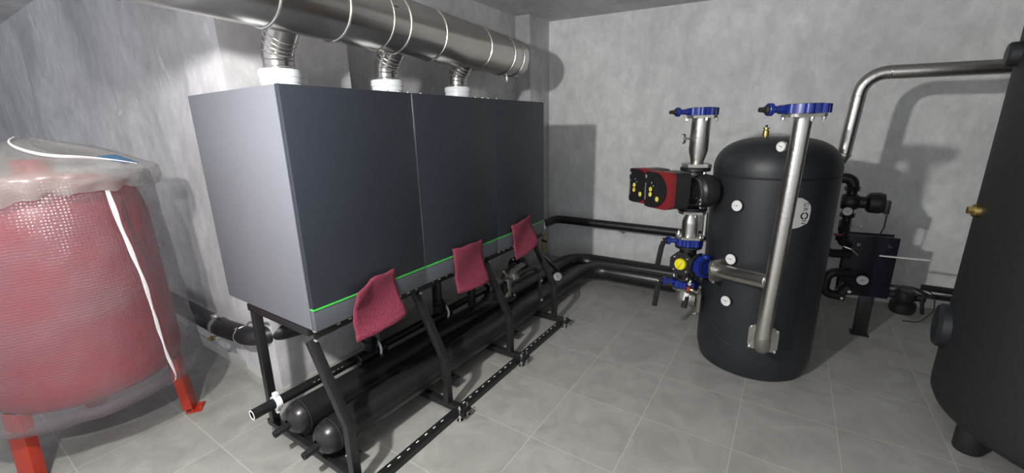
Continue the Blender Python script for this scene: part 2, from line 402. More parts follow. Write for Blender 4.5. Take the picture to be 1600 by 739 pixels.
# flue collars (white) and flexible steel elbows up to the chimney duct
ax0 = V((-1.922, 1.2, 2.178)); axd = V((-0.09, 0.996, -0.004)).normalized(); DR = 0.152
def axis_at(y): return ax0+axd*((y-1.2)/axd.y)
FX = -2.165
for i, (yy, lab1, lab2) in enumerate([(1.20, 'white plastic flue adaptor on the boiler nearest the wrapped red tank', 'ribbed steel flue elbow above the nearest boiler, the widest looking'),
        (1.87, 'white plastic flue adaptor on the middle boiler of the row', 'ribbed steel flue elbow above the middle boiler'),
        (2.54, 'white plastic flue adaptor on the boiler next to the back wall', 'ribbed steel flue elbow above the farthest boiler')]):
    t = thing('flue_adaptor', lab1, 'flue adaptor', (FX, yy, CZ1), 'white flue adaptors')
    b = MB(WHITEP); b.lathe([(0.0, 0), (0.090, 0), (0.090, 0.06), (0.094, 0.062), (0.094, 0.085), (0.098, 0.088), (0.098, 0.115), (0.094, 0.122), (0.07, 0.125), (0, 0.125)], frame((FX, yy, CZ1), (0, 0, 1)), 40); b.build('collar', t)
    b = MB(GALV)
    for k in range(3): b.box((FX+0.095, yy+0.02+0.03*k, CZ1+0.012), (0.012, 0.012, 0.022), bev=0.002)
    b.cyl((FX+0.1, yy+0.03, CZ1+0.004), (FX+0.1, yy+0.1, CZ1+0.004), 0.004, seg=8); b.build('fixing_clips', t)
    top = axis_at(yy-0.06)+V((-0.05, 0, -0.09)); p0 = V((FX, yy, CZ1+0.12))
    p1 = V((FX, yy, CZ1+0.20)); 
    e = thing('flue_elbow', lab2, 'flue elbow', p0, 'steel flue elbows')
    RE = 0.072; dv = V((0, 0, 1)); hz = V((axis_at(yy).x+0.02-FX, 0.0, 0)).normalized()
    q = [p0, p0+dv*0.05]
    for ang, ln in ((14, 0.035), (28, 0.035), (42, 0.16)):
        q.append(q[-1]+(dv*math.cos(math.radians(ang))+hz*math.sin(math.radians(ang)))*ln)
    b = MB(FLEX); b.tube(q, RE, seg=36); b.build('elbow', e)
    b = MB(BAND)
    for k in (1, 2, 3):
        d1 = (q[k]-q[k-1]).normalized(); d2 = (q[k+1]-q[k]).normalized(); b.ring(q[k], d1+d2, RE, 0.004, 40, 8)
    d = (q[4]-q[3]).normalized(); b.ring(q[3]+d*0.03, d, RE, 0.004, 40, 8); b.ring(q[3]+d*0.055, d, RE, 0.004, 40, 8); b.ring(p0+V((0, 0, 0.014)), dv, RE, 0.004, 40, 8)
    b.build('seam_beads', e)
    # saddle collar belongs to the duct but sits here
# chimney duct
Y0c, Y1c = 0.0, 3.25
t = thing('chimney_duct', 'large stainless steel flue duct running above the three boilers', 'duct', axis_at(Y0c))
b = MB(DUCT); A = axis_at(Y0c); B = axis_at(Y1c); L = (B-A).length
pr = [(0, 0), (DR-0.004, 0), (DR, 0.004), (DR, L-0.03), (DR-0.004, L-0.012), (DR-0.02, L-0.004), (0, L)]
b.lathe(pr, frame(A, axd), 64); b.build('duct_wall', t)
for yy in (0.55, 1.02, 1.36, 1.64, 1.77, 2.09, 2.62, 2.98, 3.14):
    b = MB(BAND); c = axis_at(yy); b.ring(c, axd, DR+0.001, 0.0055 if yy not in (1.64, 3.14) else 0.0035, 64, 8); b.build('clamp_band', t)
b = MB(ZINC); c = axis_at(1.66); q = c+V((0.8, 0, 0.35)).normalized()*(DR+0.006); b.bar(q-V((0, 0, 0.02)), q+V((0, 0, 0.03)), 0.01, 0.01); b.cyl(q-V((0, 0.0, 0.012)), q+V((0, 0.03, -0.012)), 0.006, seg=8); b.build('clamp_latch', t)
b = MB(ZINC); c = axis_at(3.10)-V((0, 0, DR)); b.cyl(c+V((0, 0, 0.01)), c-V((0, 0, 0.03)), 0.012, seg=12); b.cyl(c-V((0, 0, 0.03)), c-V((0, 0, 0.045)), 0.006, seg=10); b.build('drain_plug', t)
# a hanger rod and bracket on the left
b = MB(ZINC); c = axis_at(0.50); b.cyl(c+V((0, 0, DR)), (c.x, c.y, 2.72), 0.005, seg=8); b.build('hanger_rod', t)

# ---------------------------------------------------------------- support frame
t = thing('boiler_support_frame', 'black steel frame carrying the three boilers above the floor', 'frame', (-1.8, 1.85, 0))
FY = [0.89, 1.52, 2.17, 2.83]; W = 0.04
for y in FY:
    b = MB(BLACKM)
    pts = [V((-1.49, y, 0.065)), V((-1.49, y, 0.335)), V((-1.69, y, 0.70)), V((-1.69, y, 0.765))]
    for a, c in zip(pts[:3], pts[1:3]): b.bar(a, c, W, W, (0, 1, 0), 0.003)
    b.box((-1.49, y, 0.335), (W*1.02, W*0.99, W*0.9), bev=0.008)
    b.build('front_leg', t)
    b = MB(BLACKM); b.bar((-2.17, y, 0.73), (-2.19, y, 0.06), W, W, (0, 1, 0), 0.003); b.build('rear_leg', t)
    b = MB(BLACKM); b.bar((-2.21, y, 0.748), (-1.67, y, 0.748), W, W*0.9, (0, 1, 0), 0.003); b.build('top_cross_bar', t)
    b = MB(BLACKM); b.bar((-2.24, y, 0.055), (-1.36, y, 0.055), W, W*0.9, (0, 1, 0), 0.003); b.build('base_cross_bar', t)
    b = MB(BLACKM); b.box((-1.66, y+0.055, 0.735), (0.006, 0.11, 0.05), bev=0.001); b.prism([(0, 0), (0.12, 0), (0, 0.09)], -0.003, 0.003, frame((-1.665, y+0.02, 0.745), (1, 0, 0), (0, 1, 0)), 0); b.build('gusset_plate', t)
    for xx in (-1.38,):
        f = MB(ZINC); f.cyl((xx, y-0.03, 0.0), (xx, y-0.03, 0.008), 0.018); f.cyl((xx, y-0.03, 0.008), (xx, y-0.03, 0.10), 0.006, seg=10); f.lathe([(0, 0), (0.012, 0), (0.012, 0.01), (0, 0.01)], frame((xx, y-0.03, 0.075), (0, 0, 1)), 6); f.lathe([(0, 0), (0.012, 0), (0.012, 0.01), (0, 0.01)], frame((xx, y-0.03, 0.022), (0, 0, 1)), 6); f.build('levelling_foot', t)
        f = MB(ZINC); f.cyl((xx+0.005, y+0.028, 0.0), (xx+0.005, y+0.028, 0.008), 0.016); f.cyl((xx+0.005, y+0.028, 0.008), (xx+0.005, y+0.028, 0.09), 0.005, seg=10); f.lathe([(0, 0), (0.011, 0), (0.011, 0.01), (0, 0.01)], frame((xx+0.005, y+0.028, 0.02), (0, 0, 1)), 6); f.build('levelling_foot', t)
    bk = MB(BLACKM); bk.box((-1.375, y, 0.05), (0.05, 0.085, 0.006), bev=0.001); bk.build('foot_bracket', t)
def channel(x, z, y0, y1, wd, nm, slots, vert=False):
    b = MB(BLACKM)
    if vert: b.box((x, (y0+y1)/2, z), (0.004, y1-y0, wd)); b.box((x-0.012, (y0+y1)/2, z+wd/2), (0.026, y1-y0, 0.004))
    else: b.box((x, (y0+y1)/2, z), (wd, y1-y0, 0.004)); b.box((x+wd/2, (y0+y1)/2, z-0.014), (0.004, y1-y0, 0.028)); b.box((x-wd/2, (y0+y1)/2, z-0.014), (0.004, y1-y0, 0.028))
    s = b.use(STICK)
    y = y0+0.06
    while y < y1-0.05:
        if vert: s.box((x+0.0025, y, z+0.006), (0.002, 0.018, 0.006), bev=0.0008)
        else: s.box((x-0.004, y, z+0.0025), (0.006, 0.018, 0.002), bev=0.0008)
        y += 0.062
    return b.build(nm, t)
channel(-1.675, 0.722, 0.90, 2.82, 0.034, 'upper_rail', True, True)
channel(-1.43, 0.034, 0.60, 1.50, 0.042, 'base_rail', True); channel(-1.43, 0.034, 1.53, 2.16, 0.042, 'base_rail', True); channel(-1.43, 0.034, 2.18, 2.82, 0.042, 'base_rail', True)
for y in FY:
    bolts(t, (-1.655, y+0.0, 0.71), (1, 0, 0), 0.0, 1, 0.008); bolts(t, (-1.655, y-0.0, 0.755), (1, 0, 0), 0.0, 1, 0.007)
    bolts(t, (-2.19, y-0.005, 0.03), (0, -1, 0), 0.0, 1, 0.008)

# ---------------------------------------------------------------- headers: two fat black manifold pipes that turn along the back wall
def header(x, z, yb, lab):
    t = thing('header_pipe', lab, 'pipe', (x, 0.85, z), 'fat black heating headers')
    b = MB(HEADER); R = 0.083
    b.tube([(x, 0.90, z), (x, yb, z-0.05), (0.15, yb+0.08, 0.125)], R, 0.26, seg=32, n=16)
    b.build('pipe_run', t)
    b = MB(HEADER); b.lathe([(0.02, -0.066), (0.05, -0.055), (0.07, -0.035), (0.081, -0.008), (0.083, 0.01), (0.0855, 0.012), (0.0855, 0.018), (0.083, 0.02), (0, 0.02)], frame((x, 0.90, z), (0, 1, 0)), 36); b.build('domed_end', t)
    b = MB(HEADER); b.tube([(x, 0.845, z-0.01), (x, 0.765, z-0.016)], 0.018, seg=18, hollow=0.7); b.cyl((x, 0.80, z-0.012), (x, 0.815, z-0.012), 0.021); b.build('drain_stub', t)
    for y in (0.98, 1.72, 2.42):
        b = MB(BLACKM)
        M = frame((x, y, z), (0, 1, 0), (1, 0, 0))
        b.lathe([(0.083, -0.02), (0.088, -0.02), (0.088, 0.02), (0.083, 0.02)], M, 20, True, PI*0.12, PI*0.88)
        b.box((x, y, 0.11), (0.09, 0.006, 0.08)); b.box((x+0.02, y-0.03, 0.078), (0.16, 0.09, 0.006), bev=0.001)
        s = b.build('saddle', t); bolts(t, (x+0.07, y-0.05, 0.081), (0, 0, 1), 0, 1, 0.009)
    return t
header(-1.93, 0.195, 4.10, 'fat black pipe under the boilers, the one nearer the wall and farther back')
header(-1.68, 0.190, 3.88, 'fat black pipe under the boilers, the one nearer the room')
t = thing('upper_wall_pipe', 'straight black insulated pipe fixed along the back wall above the two fat pipes', 'pipe', (-2.27, 4.40, 0.50))
b = MB(FOAM); b.tube([(-2.27, 3.3, 0.52), (-2.27, 4.36, 0.52), (0.2, back_y(0.2)-0.14, 0.47)], 0.046, 0.09, seg=24); b.build('insulated_pipe', t)
b = MB(GALV); b.box((-1.5, back_y(-1.5)-0.06, 0.44), (0.03, 0.16, 0.02)); b.build('wall_bracket', t)

# clamp pipe (black plastic) with tees
t = thing('plastic_pipe', 'thin black plastic pipe with an open end in a white clamp, under the boilers', 'pipe', (-2.06, 0.75, 0.26))
b = MB(PPR); b.tube([(-2.05, 0.735, 0.262), (-2.05, 2.62, 0.262)], 0.027, seg=24, hollow=0.74); b.build('pipe_run', t)
b = MB(WHITEP); b.lathe([(0.0195, 0), (0.0268, 0), (0.0268, 0.0015), (0.0195, 0.0015)], frame((-2.05, 0.7335, 0.262), (0, 1, 0)), 24, True); b.build('cut_end', t)
b = MB(WINK)
for k in range(9): b.box((-2.05+0.0235, 1.05+0.02*k+0.006*(k % 3), 0.262+0.0135), (0.001, 0.010, 0.003), ID)
b.build('pipe_print', t)
tc = thing('pipe_clamp', 'white plastic ring clamp holding the thin black plastic pipe to the frame leg', 'clamp', (-2.05, 0.855, 0.262))
b = MB(WHITEP); b.band((-2.05, 0.855, 0.262), (0, 1, 0), 0.0275, 0.028, 0.009); b.box((-2.05, 0.855, 0.262+0.043), (0.03, 0.022, 0.022), bev=0.003); b.box((-2.05, 0.855, 0.262-0.046), (0.02, 0.02, 0.03), bev=0.003); b.build('clamp_ring', tc); bolts(tc, (-2.05+0.036, 0.855, 0.262), (1, 0, 0), 0, 1, 0.005)
for y, l1 in ((1.42, 'black condensate valve with a white ring under the boiler nearest the wrapped tank'), (2.04, 'black condensate valve under the middle boiler beside the pink foam')):
    v = thing('condensate_valve', l1, 'valve', (-2.02, y, 0.26), 'black valves under the boilers')
    x = -2.02; z = 0.262
    b = MB(PPR); b.cyl((x, y, z-0.10), (x, y, z+0.13), 0.032, bev=0.003); b.cyl((x, y, z+0.04), (x, y, z+0.10), 0.045, bev=0.004); b.cyl((x, y-0.10, z), (x, y+0.10, z), 0.038, bev=0.004); b.build('valve_body', v)
    b = MB(WHITEP); b.ring((x, y+0.05, z+0.02), (0.2, 1, 0), 0.05, 0.008); b.cyl((x, y, z-0.105), (x, y, z-0.1), 0.028); b.build('union_ring', v)
    b = MB(PPR); b.tube([(x, y, z+0.13), (x, y, 0.768)], 0.022); b.build('riser', v)

# left pipe with clamps, running along the wall face and turning under the boilers
t = thing('side_wall_pipe', 'thick black pipe leaving the boilers and running behind the wrapped tank', 'pipe', (-2.7, 0.98, 0.42))
b = MB(FOAM); b.tube([(-3.9, 0.965, 0.42), (-2.85, 0.965, 0.42), (-2.52, 1.0, 0.425), (-2.30, 1.45, 0.45), (-2.28, 2.4, 0.45)], 0.055, 0.16, seg=28); b.build('pipe_run', t)
t2 = thing('metal_pipe_clamp', 'galvanised clamp with a bolt on the thick pipe beside the wrapped tank', 'clamp', (-2.90, 0.965, 0.42))
b = MB(GALV); b.band((-2.90, 0.965, 0.42), (1, 0, 0), 0.056, 0.026, 0.005); b.box((-2.90, 0.965-0.012, 0.42+0.072), (0.03, 0.04, 0.022), bev=0.003); b.box((-2.91, 0.965-0.02, 0.42-0.078), (0.03, 0.03, 0.035), bev=0.003); b.build('clamp_band', t2)
bolts(t2, (-2.885, 0.965-0.01, 0.42+0.075), (1, 0, 0), 0, 1, 0.009, L=0.018); bolts(t2, (-2.885, 0.93, 0.42-0.08), (1, 0, 0), 0, 1, 0.009, L=0.018)
b = MB(BRASS); b.cyl((-2.935, 0.93, 0.34), (-2.955, 0.92, 0.335), 0.016, seg=6); b.build('brass_nut', t2)
t3 = thing('metal_pipe_clamp', 'galvanised wire hanger between the column and the frame leg', 'clamp', (-2.62, 1.0, 0.47))
b = MB(GALV); b.ring((-2.62, 0.99, 0.42), (1, -0.3, 0), 0.058, 0.004); b.tube([(-2.62, 1.0, 0.475), (-2.60, 1.02, 0.50), (-2.50, 1.04, 0.515), (-2.42, 1.04, 0.53)], 0.007, 0.02, seg=8); b.build('hanger', t3)
bolts(t3, (-2.62, 0.96, 0.478), (0, -1, 0), 0, 1, 0.008)

# pink foam pads stuck on the lower edge of the boilers
def pad(lab, corners, curl=False):
    """corners TL TR BR BL as (y, z) on the front, a limp foam sheet hanging off the panel"""
    TL, TR, BR, BL = [V((0, *c)) for c in corners]; n = 14; b = MB(PINK); rows = []
    for j in range(n+1):
        row = []
        for i in range(n+1):
            u = i/n; v = j/n; p = (TL*(1-u)+TR*u)*(1-v)+(BL*(1-u)+BR*u)*v
            off = 0.012+0.05*v*v*(0.5+0.5*math.sin(2.2*u+0.4)) + 0.010*math.sin(5*v+3*u)
            if curl: k = max(0, 1-(u*u+v*v)**0.5/0.45); off += 0.03*k; p.z -= 0.045*k; p.y += 0.012*k
            off = max(off, 0.006)
            p += V((CXF+off, 0.003*math.sin(17*v)*(1 if i in (0, n) else 0), 0.003*math.sin(13*u+1)*(1 if j in (0, n) else 0)))
            row.append(b.bm.verts.new(p))
        rows.append(row)
    for j in range(n):
        for i in range(n): b.face([rows[j][i], rows[j+1][i], rows[j+1][i+1], rows[j][i+1]])
    o = b.build('foam_pad'); origin(o, ((V((CXF, *corners[3]))+V((CXF, *corners[2])))/2))
    md = o.modifiers.new('thickness', 'SOLIDIFY'); md.thickness = 0.009; md.offset = 1
    tag(o, lab, 'foam pad', 'pink foam pads on the boiler fronts'); return o
pad('pink foam pad with a curled corner, on the boiler nearest the wrapped tank', [(1.05, 0.925), (1.31, 0.925), (1.325, 0.685), (1.035, 0.655)], True)
pad('square pink foam pad hanging from the middle boiler', [(1.745, 0.915), (2.03, 0.905), (2.03, 0.635), (1.745, 0.64)])
pad('pink foam pad on the boiler farthest away, the smallest looking', [(2.37, 0.925), (2.63, 0.955), (2.68, 0.74), (2.39, 0.67)])

# ---------------------------------------------------------------- shared fittings
def flange(b, c, ax, r, th, square=False, rot=0.0):
    M = frame(c, ax)
    if square:
        M = M @ Matrix.Rotation(rot, 4, 'Z'); k = r*0.92; cpt = r*0.28
        b.prism([(-k+cpt, -k), (k-cpt, -k), (k, -k+cpt), (k, k-cpt), (k-cpt, k), (-k+cpt, k), (-k, k-cpt), (-k, -k+cpt)], -th/2, th/2, M, 0.002)
    else: b.lathe([(0, -th/2), (r-0.002, -th/2), (r, -th/2+0.002), (r, th/2-0.002), (r-0.002, th/2), (0, th/2)], M, 40)
def dial(name, c, nrm, r, lab, depth=0.02, stem=None, cat='gauge', group='round dial gauges', mat=STEEL, tick=0.5):
    c = V(c); n = V(nrm).normalized(); t = thing(name, lab, cat, c, group)
    M = frame(c, n, V((0, 0, 1)).cross(n) if abs(n.z) < 0.9 else V((1, 0, 0)))
    b = MB(mat); b.lathe([(0, -depth), (r, -depth), (r*1.06, -depth*0.5), (r*1.06, 0.002), (r*0.93, 0.003), (r*0.93, -0.001), (0, -0.001)], M, 32); b.build('case', t)
    b = MB(DIAL); b.lathe([(0, 0.0), (r*0.92, 0.0), (r*0.92, 0.0006), (0, 0.0006)], M, 32); fc = b.build('dial_face', t)
    b = MB(INK); nd = V((math.cos(tick), math.sin(tick), 0)); a = M @ (nd*-r*0.25+V((0, 0, 0.0015))); e = M @ (nd*r*0.7+V((0, 0, 0.0015))); b.bar(a, e, 0.0028, 0.001, n); b.lathe([(0, 0.001), (r*0.09, 0.001), (r*0.09, 0.0025), (0, 0.0025)], M, 12); b.build('needle', t)
    b = MB(INK)
    for k in range(11):
        a = math.radians(-40+26*k); p = V((math.cos(a), math.sin(a), 0)); b.bar(M @ (p*r*0.74+V((0, 0, 0.0009))), M @ (p*r*0.84+V((0, 0, 0.0009))), 0.0016, 0.0006, n)
    b.build('scale_marks', fc)
    if stem:
        b = MB(mat); b.tube(stem, 0.006, 0.01, seg=10); b.build('stem', t)
    return t
def blue_valve(name, lab, c, ax, R, neck_dir, neck_len, lever=None, cap=True, group='blue butterfly valves', th=0.046, nr=0.014):
    c = V(c); ax = V(ax).normalized(); nd = V(neck_dir).normalized(); t = thing(name, lab, 'valve', c, group)
    b = MB(BLUE); n = 72; M = frame(c, ax, nd)
    prof = []
    for k in range(n):
        a = 2*PI*k/n; rr = R*(0.90+0.10*max(0, math.cos(8*a+PI))**0.5) if math.cos(8*a+PI) > 0 else R*0.90
        prof.append((rr*math.cos(a), rr*math.sin(a)))
    b.prism(prof, -th/2, th/2, M, 0); b.build('lug_body', t)
    b = MB(BLUE); s = c+nd*R*0.8; e = c+nd*(R*0.9+neck_len)
    b.cyl(s, e, nr*1.25, nr, 20); b.cyl(e-nd*0.018, e+nd*0.006, nr*2.0, bev=0.003); b.box((0, 0, 0), (nr*1.4, th*0.7, R*0.35), frame(s+nd*R*0.2, nd, ax), 0.004); b.build('neck', t)
    b = MB(RUBBER); b.lathe([(R*0.62, -th/2-0.003), (R*0.72, -th/2-0.003), (R*0.72, th/2+0.003), (R*0.62, th/2+0.003)], M, 36, True); b.build('seat_ring', t)
    if cap:
        b = MB(RUBBER); b.lathe([(0, 0), (nr*1.5, 0), (nr*1.5, 0.006), (nr*0.95, 0.012), (nr*0.75, 0.04), (0, 0.042)], frame(e+nd*0.006, nd), 14); b.build('end_cap', t)
    if lever is not None:
        ld = V(lever).normalized(); b = MB(BLACKM); p = e+nd*0.018
        b.cyl(e, p+nd*0.01, nr*1.2, bev=0.002); side = ld.cross(nd).normalized()
        q = p+ld*0.05+nd*0.012; b.bar(p-ld*0.01, q, 0.034, 0.010, nd, 0.003); b.bar(q-ld*0.01, q+ld*0.14, 0.036, 0.012, nd, 0.004); b.bar(q+ld*0.0+nd*0.012, q+ld*0.13+nd*0.012, 0.012, 0.01, nd, 0.003); b.build('lever', t)
        b = MB(ZINC); b.lathe([(0, 0), (0.008, 0), (0.006, 0.006), (0, 0.007)], frame(p+nd*0.016, nd), 10); b.build('lever_screw', t)
    return t

# ---------------------------------------------------------------- buffer tank with the white maker's sticker
TX, TY, TR = -0.082, 3.093, 0.344
t = thing('buffer_tank', 'tall dark grey insulated tank with a domed top and a white lettered sticker', 'tank', (TX, TY, 0))
b = MB(JACKET); prof = [(0, 0.0), (TR-0.05, 0.0), (TR-0.023, 0.01), (TR-0.003, 0.09), (TR, 0.14), (TR, 1.278), (TR-0.006, 1.282)]
b.lathe(prof, frame((TX, TY, 0), (0, 0, 1)), 96); b.build('jacket', t, 50)
b = MB(GROOVE); b.lathe([(TR-0.009, 1.279), (TR-0.004, 1.279), (TR-0.004, 1.29), (TR-0.009, 1.29)], frame((TX, TY, 0), (0, 0, 1)), 96, True); b.build('lid_groove', t)
b = MB(JACKET); pr = [(TR-0.009, 1.287), (TR, 1.290), (TR+0.001, 1.32)]
for k in range(1, 13): a = PI/2*k/12; pr.append((TR*math.cos(a)**0.62 if k < 12 else 0, 1.32+0.188*math.sin(a)))
b.lathe(pr, frame((TX, TY, 0), (0, 0, 1)), 96); b.build('domed_lid', t, 50)
def on_tank(ang, z, out=0.0): a = math.radians(ang); return V((TX+(TR+out)*math.cos(a), TY+(TR+out)*math.sin(a), z))
# folds pressed into the jacket above the floor
b = MB(JACKET)
for (a0, z0, a1, z1) in ((-142, 0.42, -112, 0.315), (-134, 0.33, -116, 0.275), (-128, 0.255, -100, 0.225)):
    pts = [on_tank(a0+(a1-a0)*k/14, z0+(z1-z0)*k/14-0.02*math.sin(PI*k/14), -0.0035) for k in range(15)]; b.tube(pts, 0.007, seg=8, rad=lambda u: 0.002+0.005*math.sin(PI*u))
b.build('jacket_crease', t)
# sticker, curved with the jacket
def stk(p, out=0.0018):   # p.x to the right along the surface (metres), p.y up
    return on_tank(-59.3+math.degrees(p.x/TR), 1.096+p.y, out)
def outline():
    pts = [(-0.045, 0.09), (-0.018, 0.088), (0.012, 0.070), (0.033, 0.045), (0.038, 0.02), (0.036, -0.03), (0.028, -0.056), (-0.01, -0.078), (-0.045, -0.088), (-0.075, -0.06), (-0.082, 0.0), (-0.075, 0.06)]
    return pts
b = MB(STICK); ol = outline(); cen = V((-0.02, 0, 0)); N = len(ol); rings = []
for s in (0, 0.25, 0.5, 0.75, 1.0):
    rings.append([b.bm.verts.new(stk(cen.lerp(V((x, y, 0)), max(s, 0.001)))) for x, y in ol])
for A_, B_ in zip(rings, rings[1:]):
    for k in range(N): b.face([A_[k], A_[(k+1) % N], B_[(k+1) % N], B_[k]])
sticker = b.build('sticker', t)
# letters read downwards, their tops to the right
def lw(dx, dy, k=1.0): return lambda p: stk(V((dx+p.y*k, dy-p.x*k, 0)), 0.0026)
for ch, dy in (('G', 0.052), ('R', 0.024), ('N', -0.048)):
    text_mesh(ch, 0.034, ID, INK, 'letter', sticker, lw(0.006, dy))
b = MB(INK)
for a0, a1 in ((-80, 80), (100, 260)):
    A_ = []
    for k in range(21):
        a = math.radians(a0+(a1-a0)*k/20); A_.append([b.bm.verts.new(stk(V((0.006+r*math.cos(a), -0.013+r*math.sin(a), 0)), 0.0026)) for r in (0.013, 0.021)])
    for p, q in zip(A_, A_[1:]): b.face([p[0], q[0], q[1], p[1]])
b.build('letter', sticker)
# air vent on the lid
t = thing('air_vent', 'small brass air vent standing on the domed tank lid', 'air vent', (-0.15, 3.05, 1.492))
b = MB(BRASS); z = 1.490; b.lathe([(0, 0), (0.014, 0), (0.014, 0.012), (0.010, 0.014), (0.010, 0.022), (0.018, 0.024), (0.018, 0.055), (0.012, 0.06), (0.012, 0.066), (0.02, 0.068), (0.02, 0.074), (0, 0.074)], frame((-0.15, 3.05, z), (0, 0, 1)), 20); b.build('vent_body', t)
b = MB(RUBBER); b.cyl((-0.15, 3.05, z+0.074), (-0.15, 3.05, z+0.09), 0.006); b.build('vent_cap', t)
for z, l in ((1.117, 'white dial thermometer on the tank jacket, the highest, beside the pump'), (0.782, 'white dial thermometer on the tank jacket just above the side branch pipe'), (0.504, 'white dial thermometer on the tank jacket, the lowest, below the branch pipe')):
    a = -115.8; c = on_tank(a, z, 0.012); n = V((math.cos(math.radians(a)), math.sin(math.radians(a)), 0.05)); dial('thermometer', c, n, 0.035, l, 0.03, tick=2.9+z*0.3, mat=RUBBER, group='thermometers on the tank')

# tall steel pipe in front of the tank, tee'd to the branch
PT = V((0.024, 2.55, 1.615)); PB = V((-0.012, 2.55, 0.42))
t = thing('tall_steel_pipe', 'tall brushed steel pipe standing in front of the tank, with a side branch', 'pipe', (0, 2.66, 0.33))
b = MB(STEEL); b.tube([PT, PB, PB-V((0, 0, 0.01))], 0.040, seg=40); b.build('riser', t)
b = MB(CAST); e0 = PB; e1 = V((-0.008, 2.55, 0.325)); e2 = V((-0.010, 2.735, 0.325)); b.tube([e0, e1, e2], 0.041, 0.088, seg=36, n=12); b.build('elbow', t)
b = MB(CAST); flange(b, (-0.010, 2.737, 0.325), (0, -1, 0), 0.086, 0.018, True); b.build('tank_flange', t); bolts(t, (-0.010, 2.727, 0.325), (0, -1, 0), 0.094, 4, 0.010, PI/4)
BR0 = V((-0.30, 2.765, 0.700)); BR1 = V((0.008, 2.552, 0.742))
b = MB(STEEL); b.tube([BR0, BR1], 0.042, seg=36); b.build('branch_pipe', t)
b = MB(STEEL); bd = (BR1-BR0).normalized(); b.ring(BR1-bd*0.040, bd, 0.042, 0.0035); b.build('weld_bead', t)
b = MB(CAST); flange(b, PT+V((0, 0, 0.010)), (0, 0, 1), 0.086, 0.016, True, 0.4); b.build('top_flange', t); bolts(t, PT+V((0, 0, 0.002)), (0, 0, -1), 0.090, 4, 0.009, PI/4+0.4)
b = MB(CAST); flange(b, BR0, bd, 0.075, 0.016, True, 0.2); b.build('branch_flange', t); bolts(t, BR0+bd*0.009, bd, 0.083, 4, 0.010, PI/4+0.2)
blue_valve('butterfly_valve', 'blue flanged valve on top of the tall steel pipe, the largest one', PT+V((0, 0, 0.040)), (0, 0, 1), 0.112, -RIGHT, 0.075, th=0.042, nr=0.015)
cg = V((-0.050, 2.47, 1.478)); dial('thermometer', cg, (-0.62, -0.78, 0.02), 0.026, 'small round dial on a short stem at the side of the tall steel pipe', 0.012, [cg+V((0, 0.014, 0)), cg+V((0.0, 0.06, 0)), (-0.028, 2.53, 1.478)], tick=2.8, group='thermometers on pipes')

# ---------------------------------------------------------------- pump column left of the tank
PX, PY = -0.51, 2.91
a = V((PX+0.012, PY, 0))
t = thing('pump_outlet_pipe', 'short brushed steel pipe with a reducer on top of the twin pump', 'pipe', (PX, PY, 1.32))
b = MB(STEEL); b.lathe([(0.0, 0), (0.040, 0), (0.040, 0.02), (0.057, 0.085), (0.057, 0.29), (0, 0.29)], frame((PX+0.005, PY, 1.345), (0.02, 0, 1)), 40); b.build('pipe_wall', t)
b = MB(CAST); flange(b, (PX+0.004, PY, 1.338), (0, 0, 1), 0.090, 0.02, True, 0.3); b.build('lower_flange', t)
b = MB(CAST); flange(b, (PX+0.011, PY, 1.637), (0, 0, 1), 0.088, 0.016, True, 0.3); b.build('upper_flange', t); bolts(t, (PX+0.011, PY, 1.628), (0, 0, -1), 0.090, 4, 0.009, PI/4+0.3)
blue_valve('butterfly_valve', 'blue flanged valve above the short steel pipe of the twin pump', (PX+0.012, PY, 1.668), (0, 0, 1), 0.094, -RIGHT, 0.075, th=0.044)
cg = V((-0.590, PY-0.06, 1.505)); dial('thermometer', cg, (-0.86, -0.5, 0), 0.030, 'small round dial on a short stem at the side of the pump outlet pipe', 0.012, [cg+V((0.008, 0.012, 0)), cg+V((0.025, 0.035, 0.0)), (PX-0.05, PY-0.01, 1.503)], tick=0.2, group='thermometers on pipes')

# twin pump
n_ = V((-0.7071, -0.7071, 0)); m_ = V((0.7071, -0.7071, 0)); ZP = 1.185
t = thing('twin_pump', 'black and red twin-head circulation pump with yellow buttons', 'pump', (PX, PY, ZP))
b = MB(CASTBLK); pc = V((PX, PY, ZP))
for s in (1, -1):
    q = pc+m_*0.105*s; b.lathe([(0, -0.075), (0.06, -0.072), (0.098, -0.045), (0.108, 0), (0.098, 0.045), (0.075, 0.065), (0, 0.065)], frame(q, n_), 36)
b.sphere((0, 0, 0), 0.085, (1.2, 1, 1.1), frame(pc, n_)); b.tube([pc+V((0, 0, -0.12)), pc+V((0, 0, 0.12))], 0.055)
b.build('volute', t)
b = MB(CASTBLK); flange(b, pc+V((0, 0, 0.128)), (0, 0, 1), 0.092, 0.022); b.cyl(pc+V((0, 0, 0.06)), pc+V((0, 0, 0.12)), 0.07, 0.055); b.build('upper_flange', t); bolts(t, pc+V((0, 0, 0.118)), (0, 0, -1), 0.076, 4, 0.010, 0.6)
b = MB(CASTBLK); flange(b, pc+V((0, 0, -0.13)), (0, 0, 1), 0.092, 0.022); b.cyl(pc-V((0, 0, 0.06)), pc-V((0, 0, 0.12)), 0.07, 0.055); b.build('lower_flange', t); bolts(t, pc+V((0, 0, -0.118)), (0, 0, 1), 0.076, 4, 0.010, 0.9)
def rrect(w_, h_, r, n=6, skew=0.0):
    out = []
    for cx, cy, a0 in ((w_/2-r, h_/2-r, 0), (-w_/2+r, h_/2-r, 90), (-w_/2+r, -h_/2+r, 180), (w_/2-r, -h_/2+r, 270)):
        for k in range(n+1): a = math.radians(a0+90*k/n); out.append((cx+r*math.cos(a), cy+r*math.sin(a)))
    return out
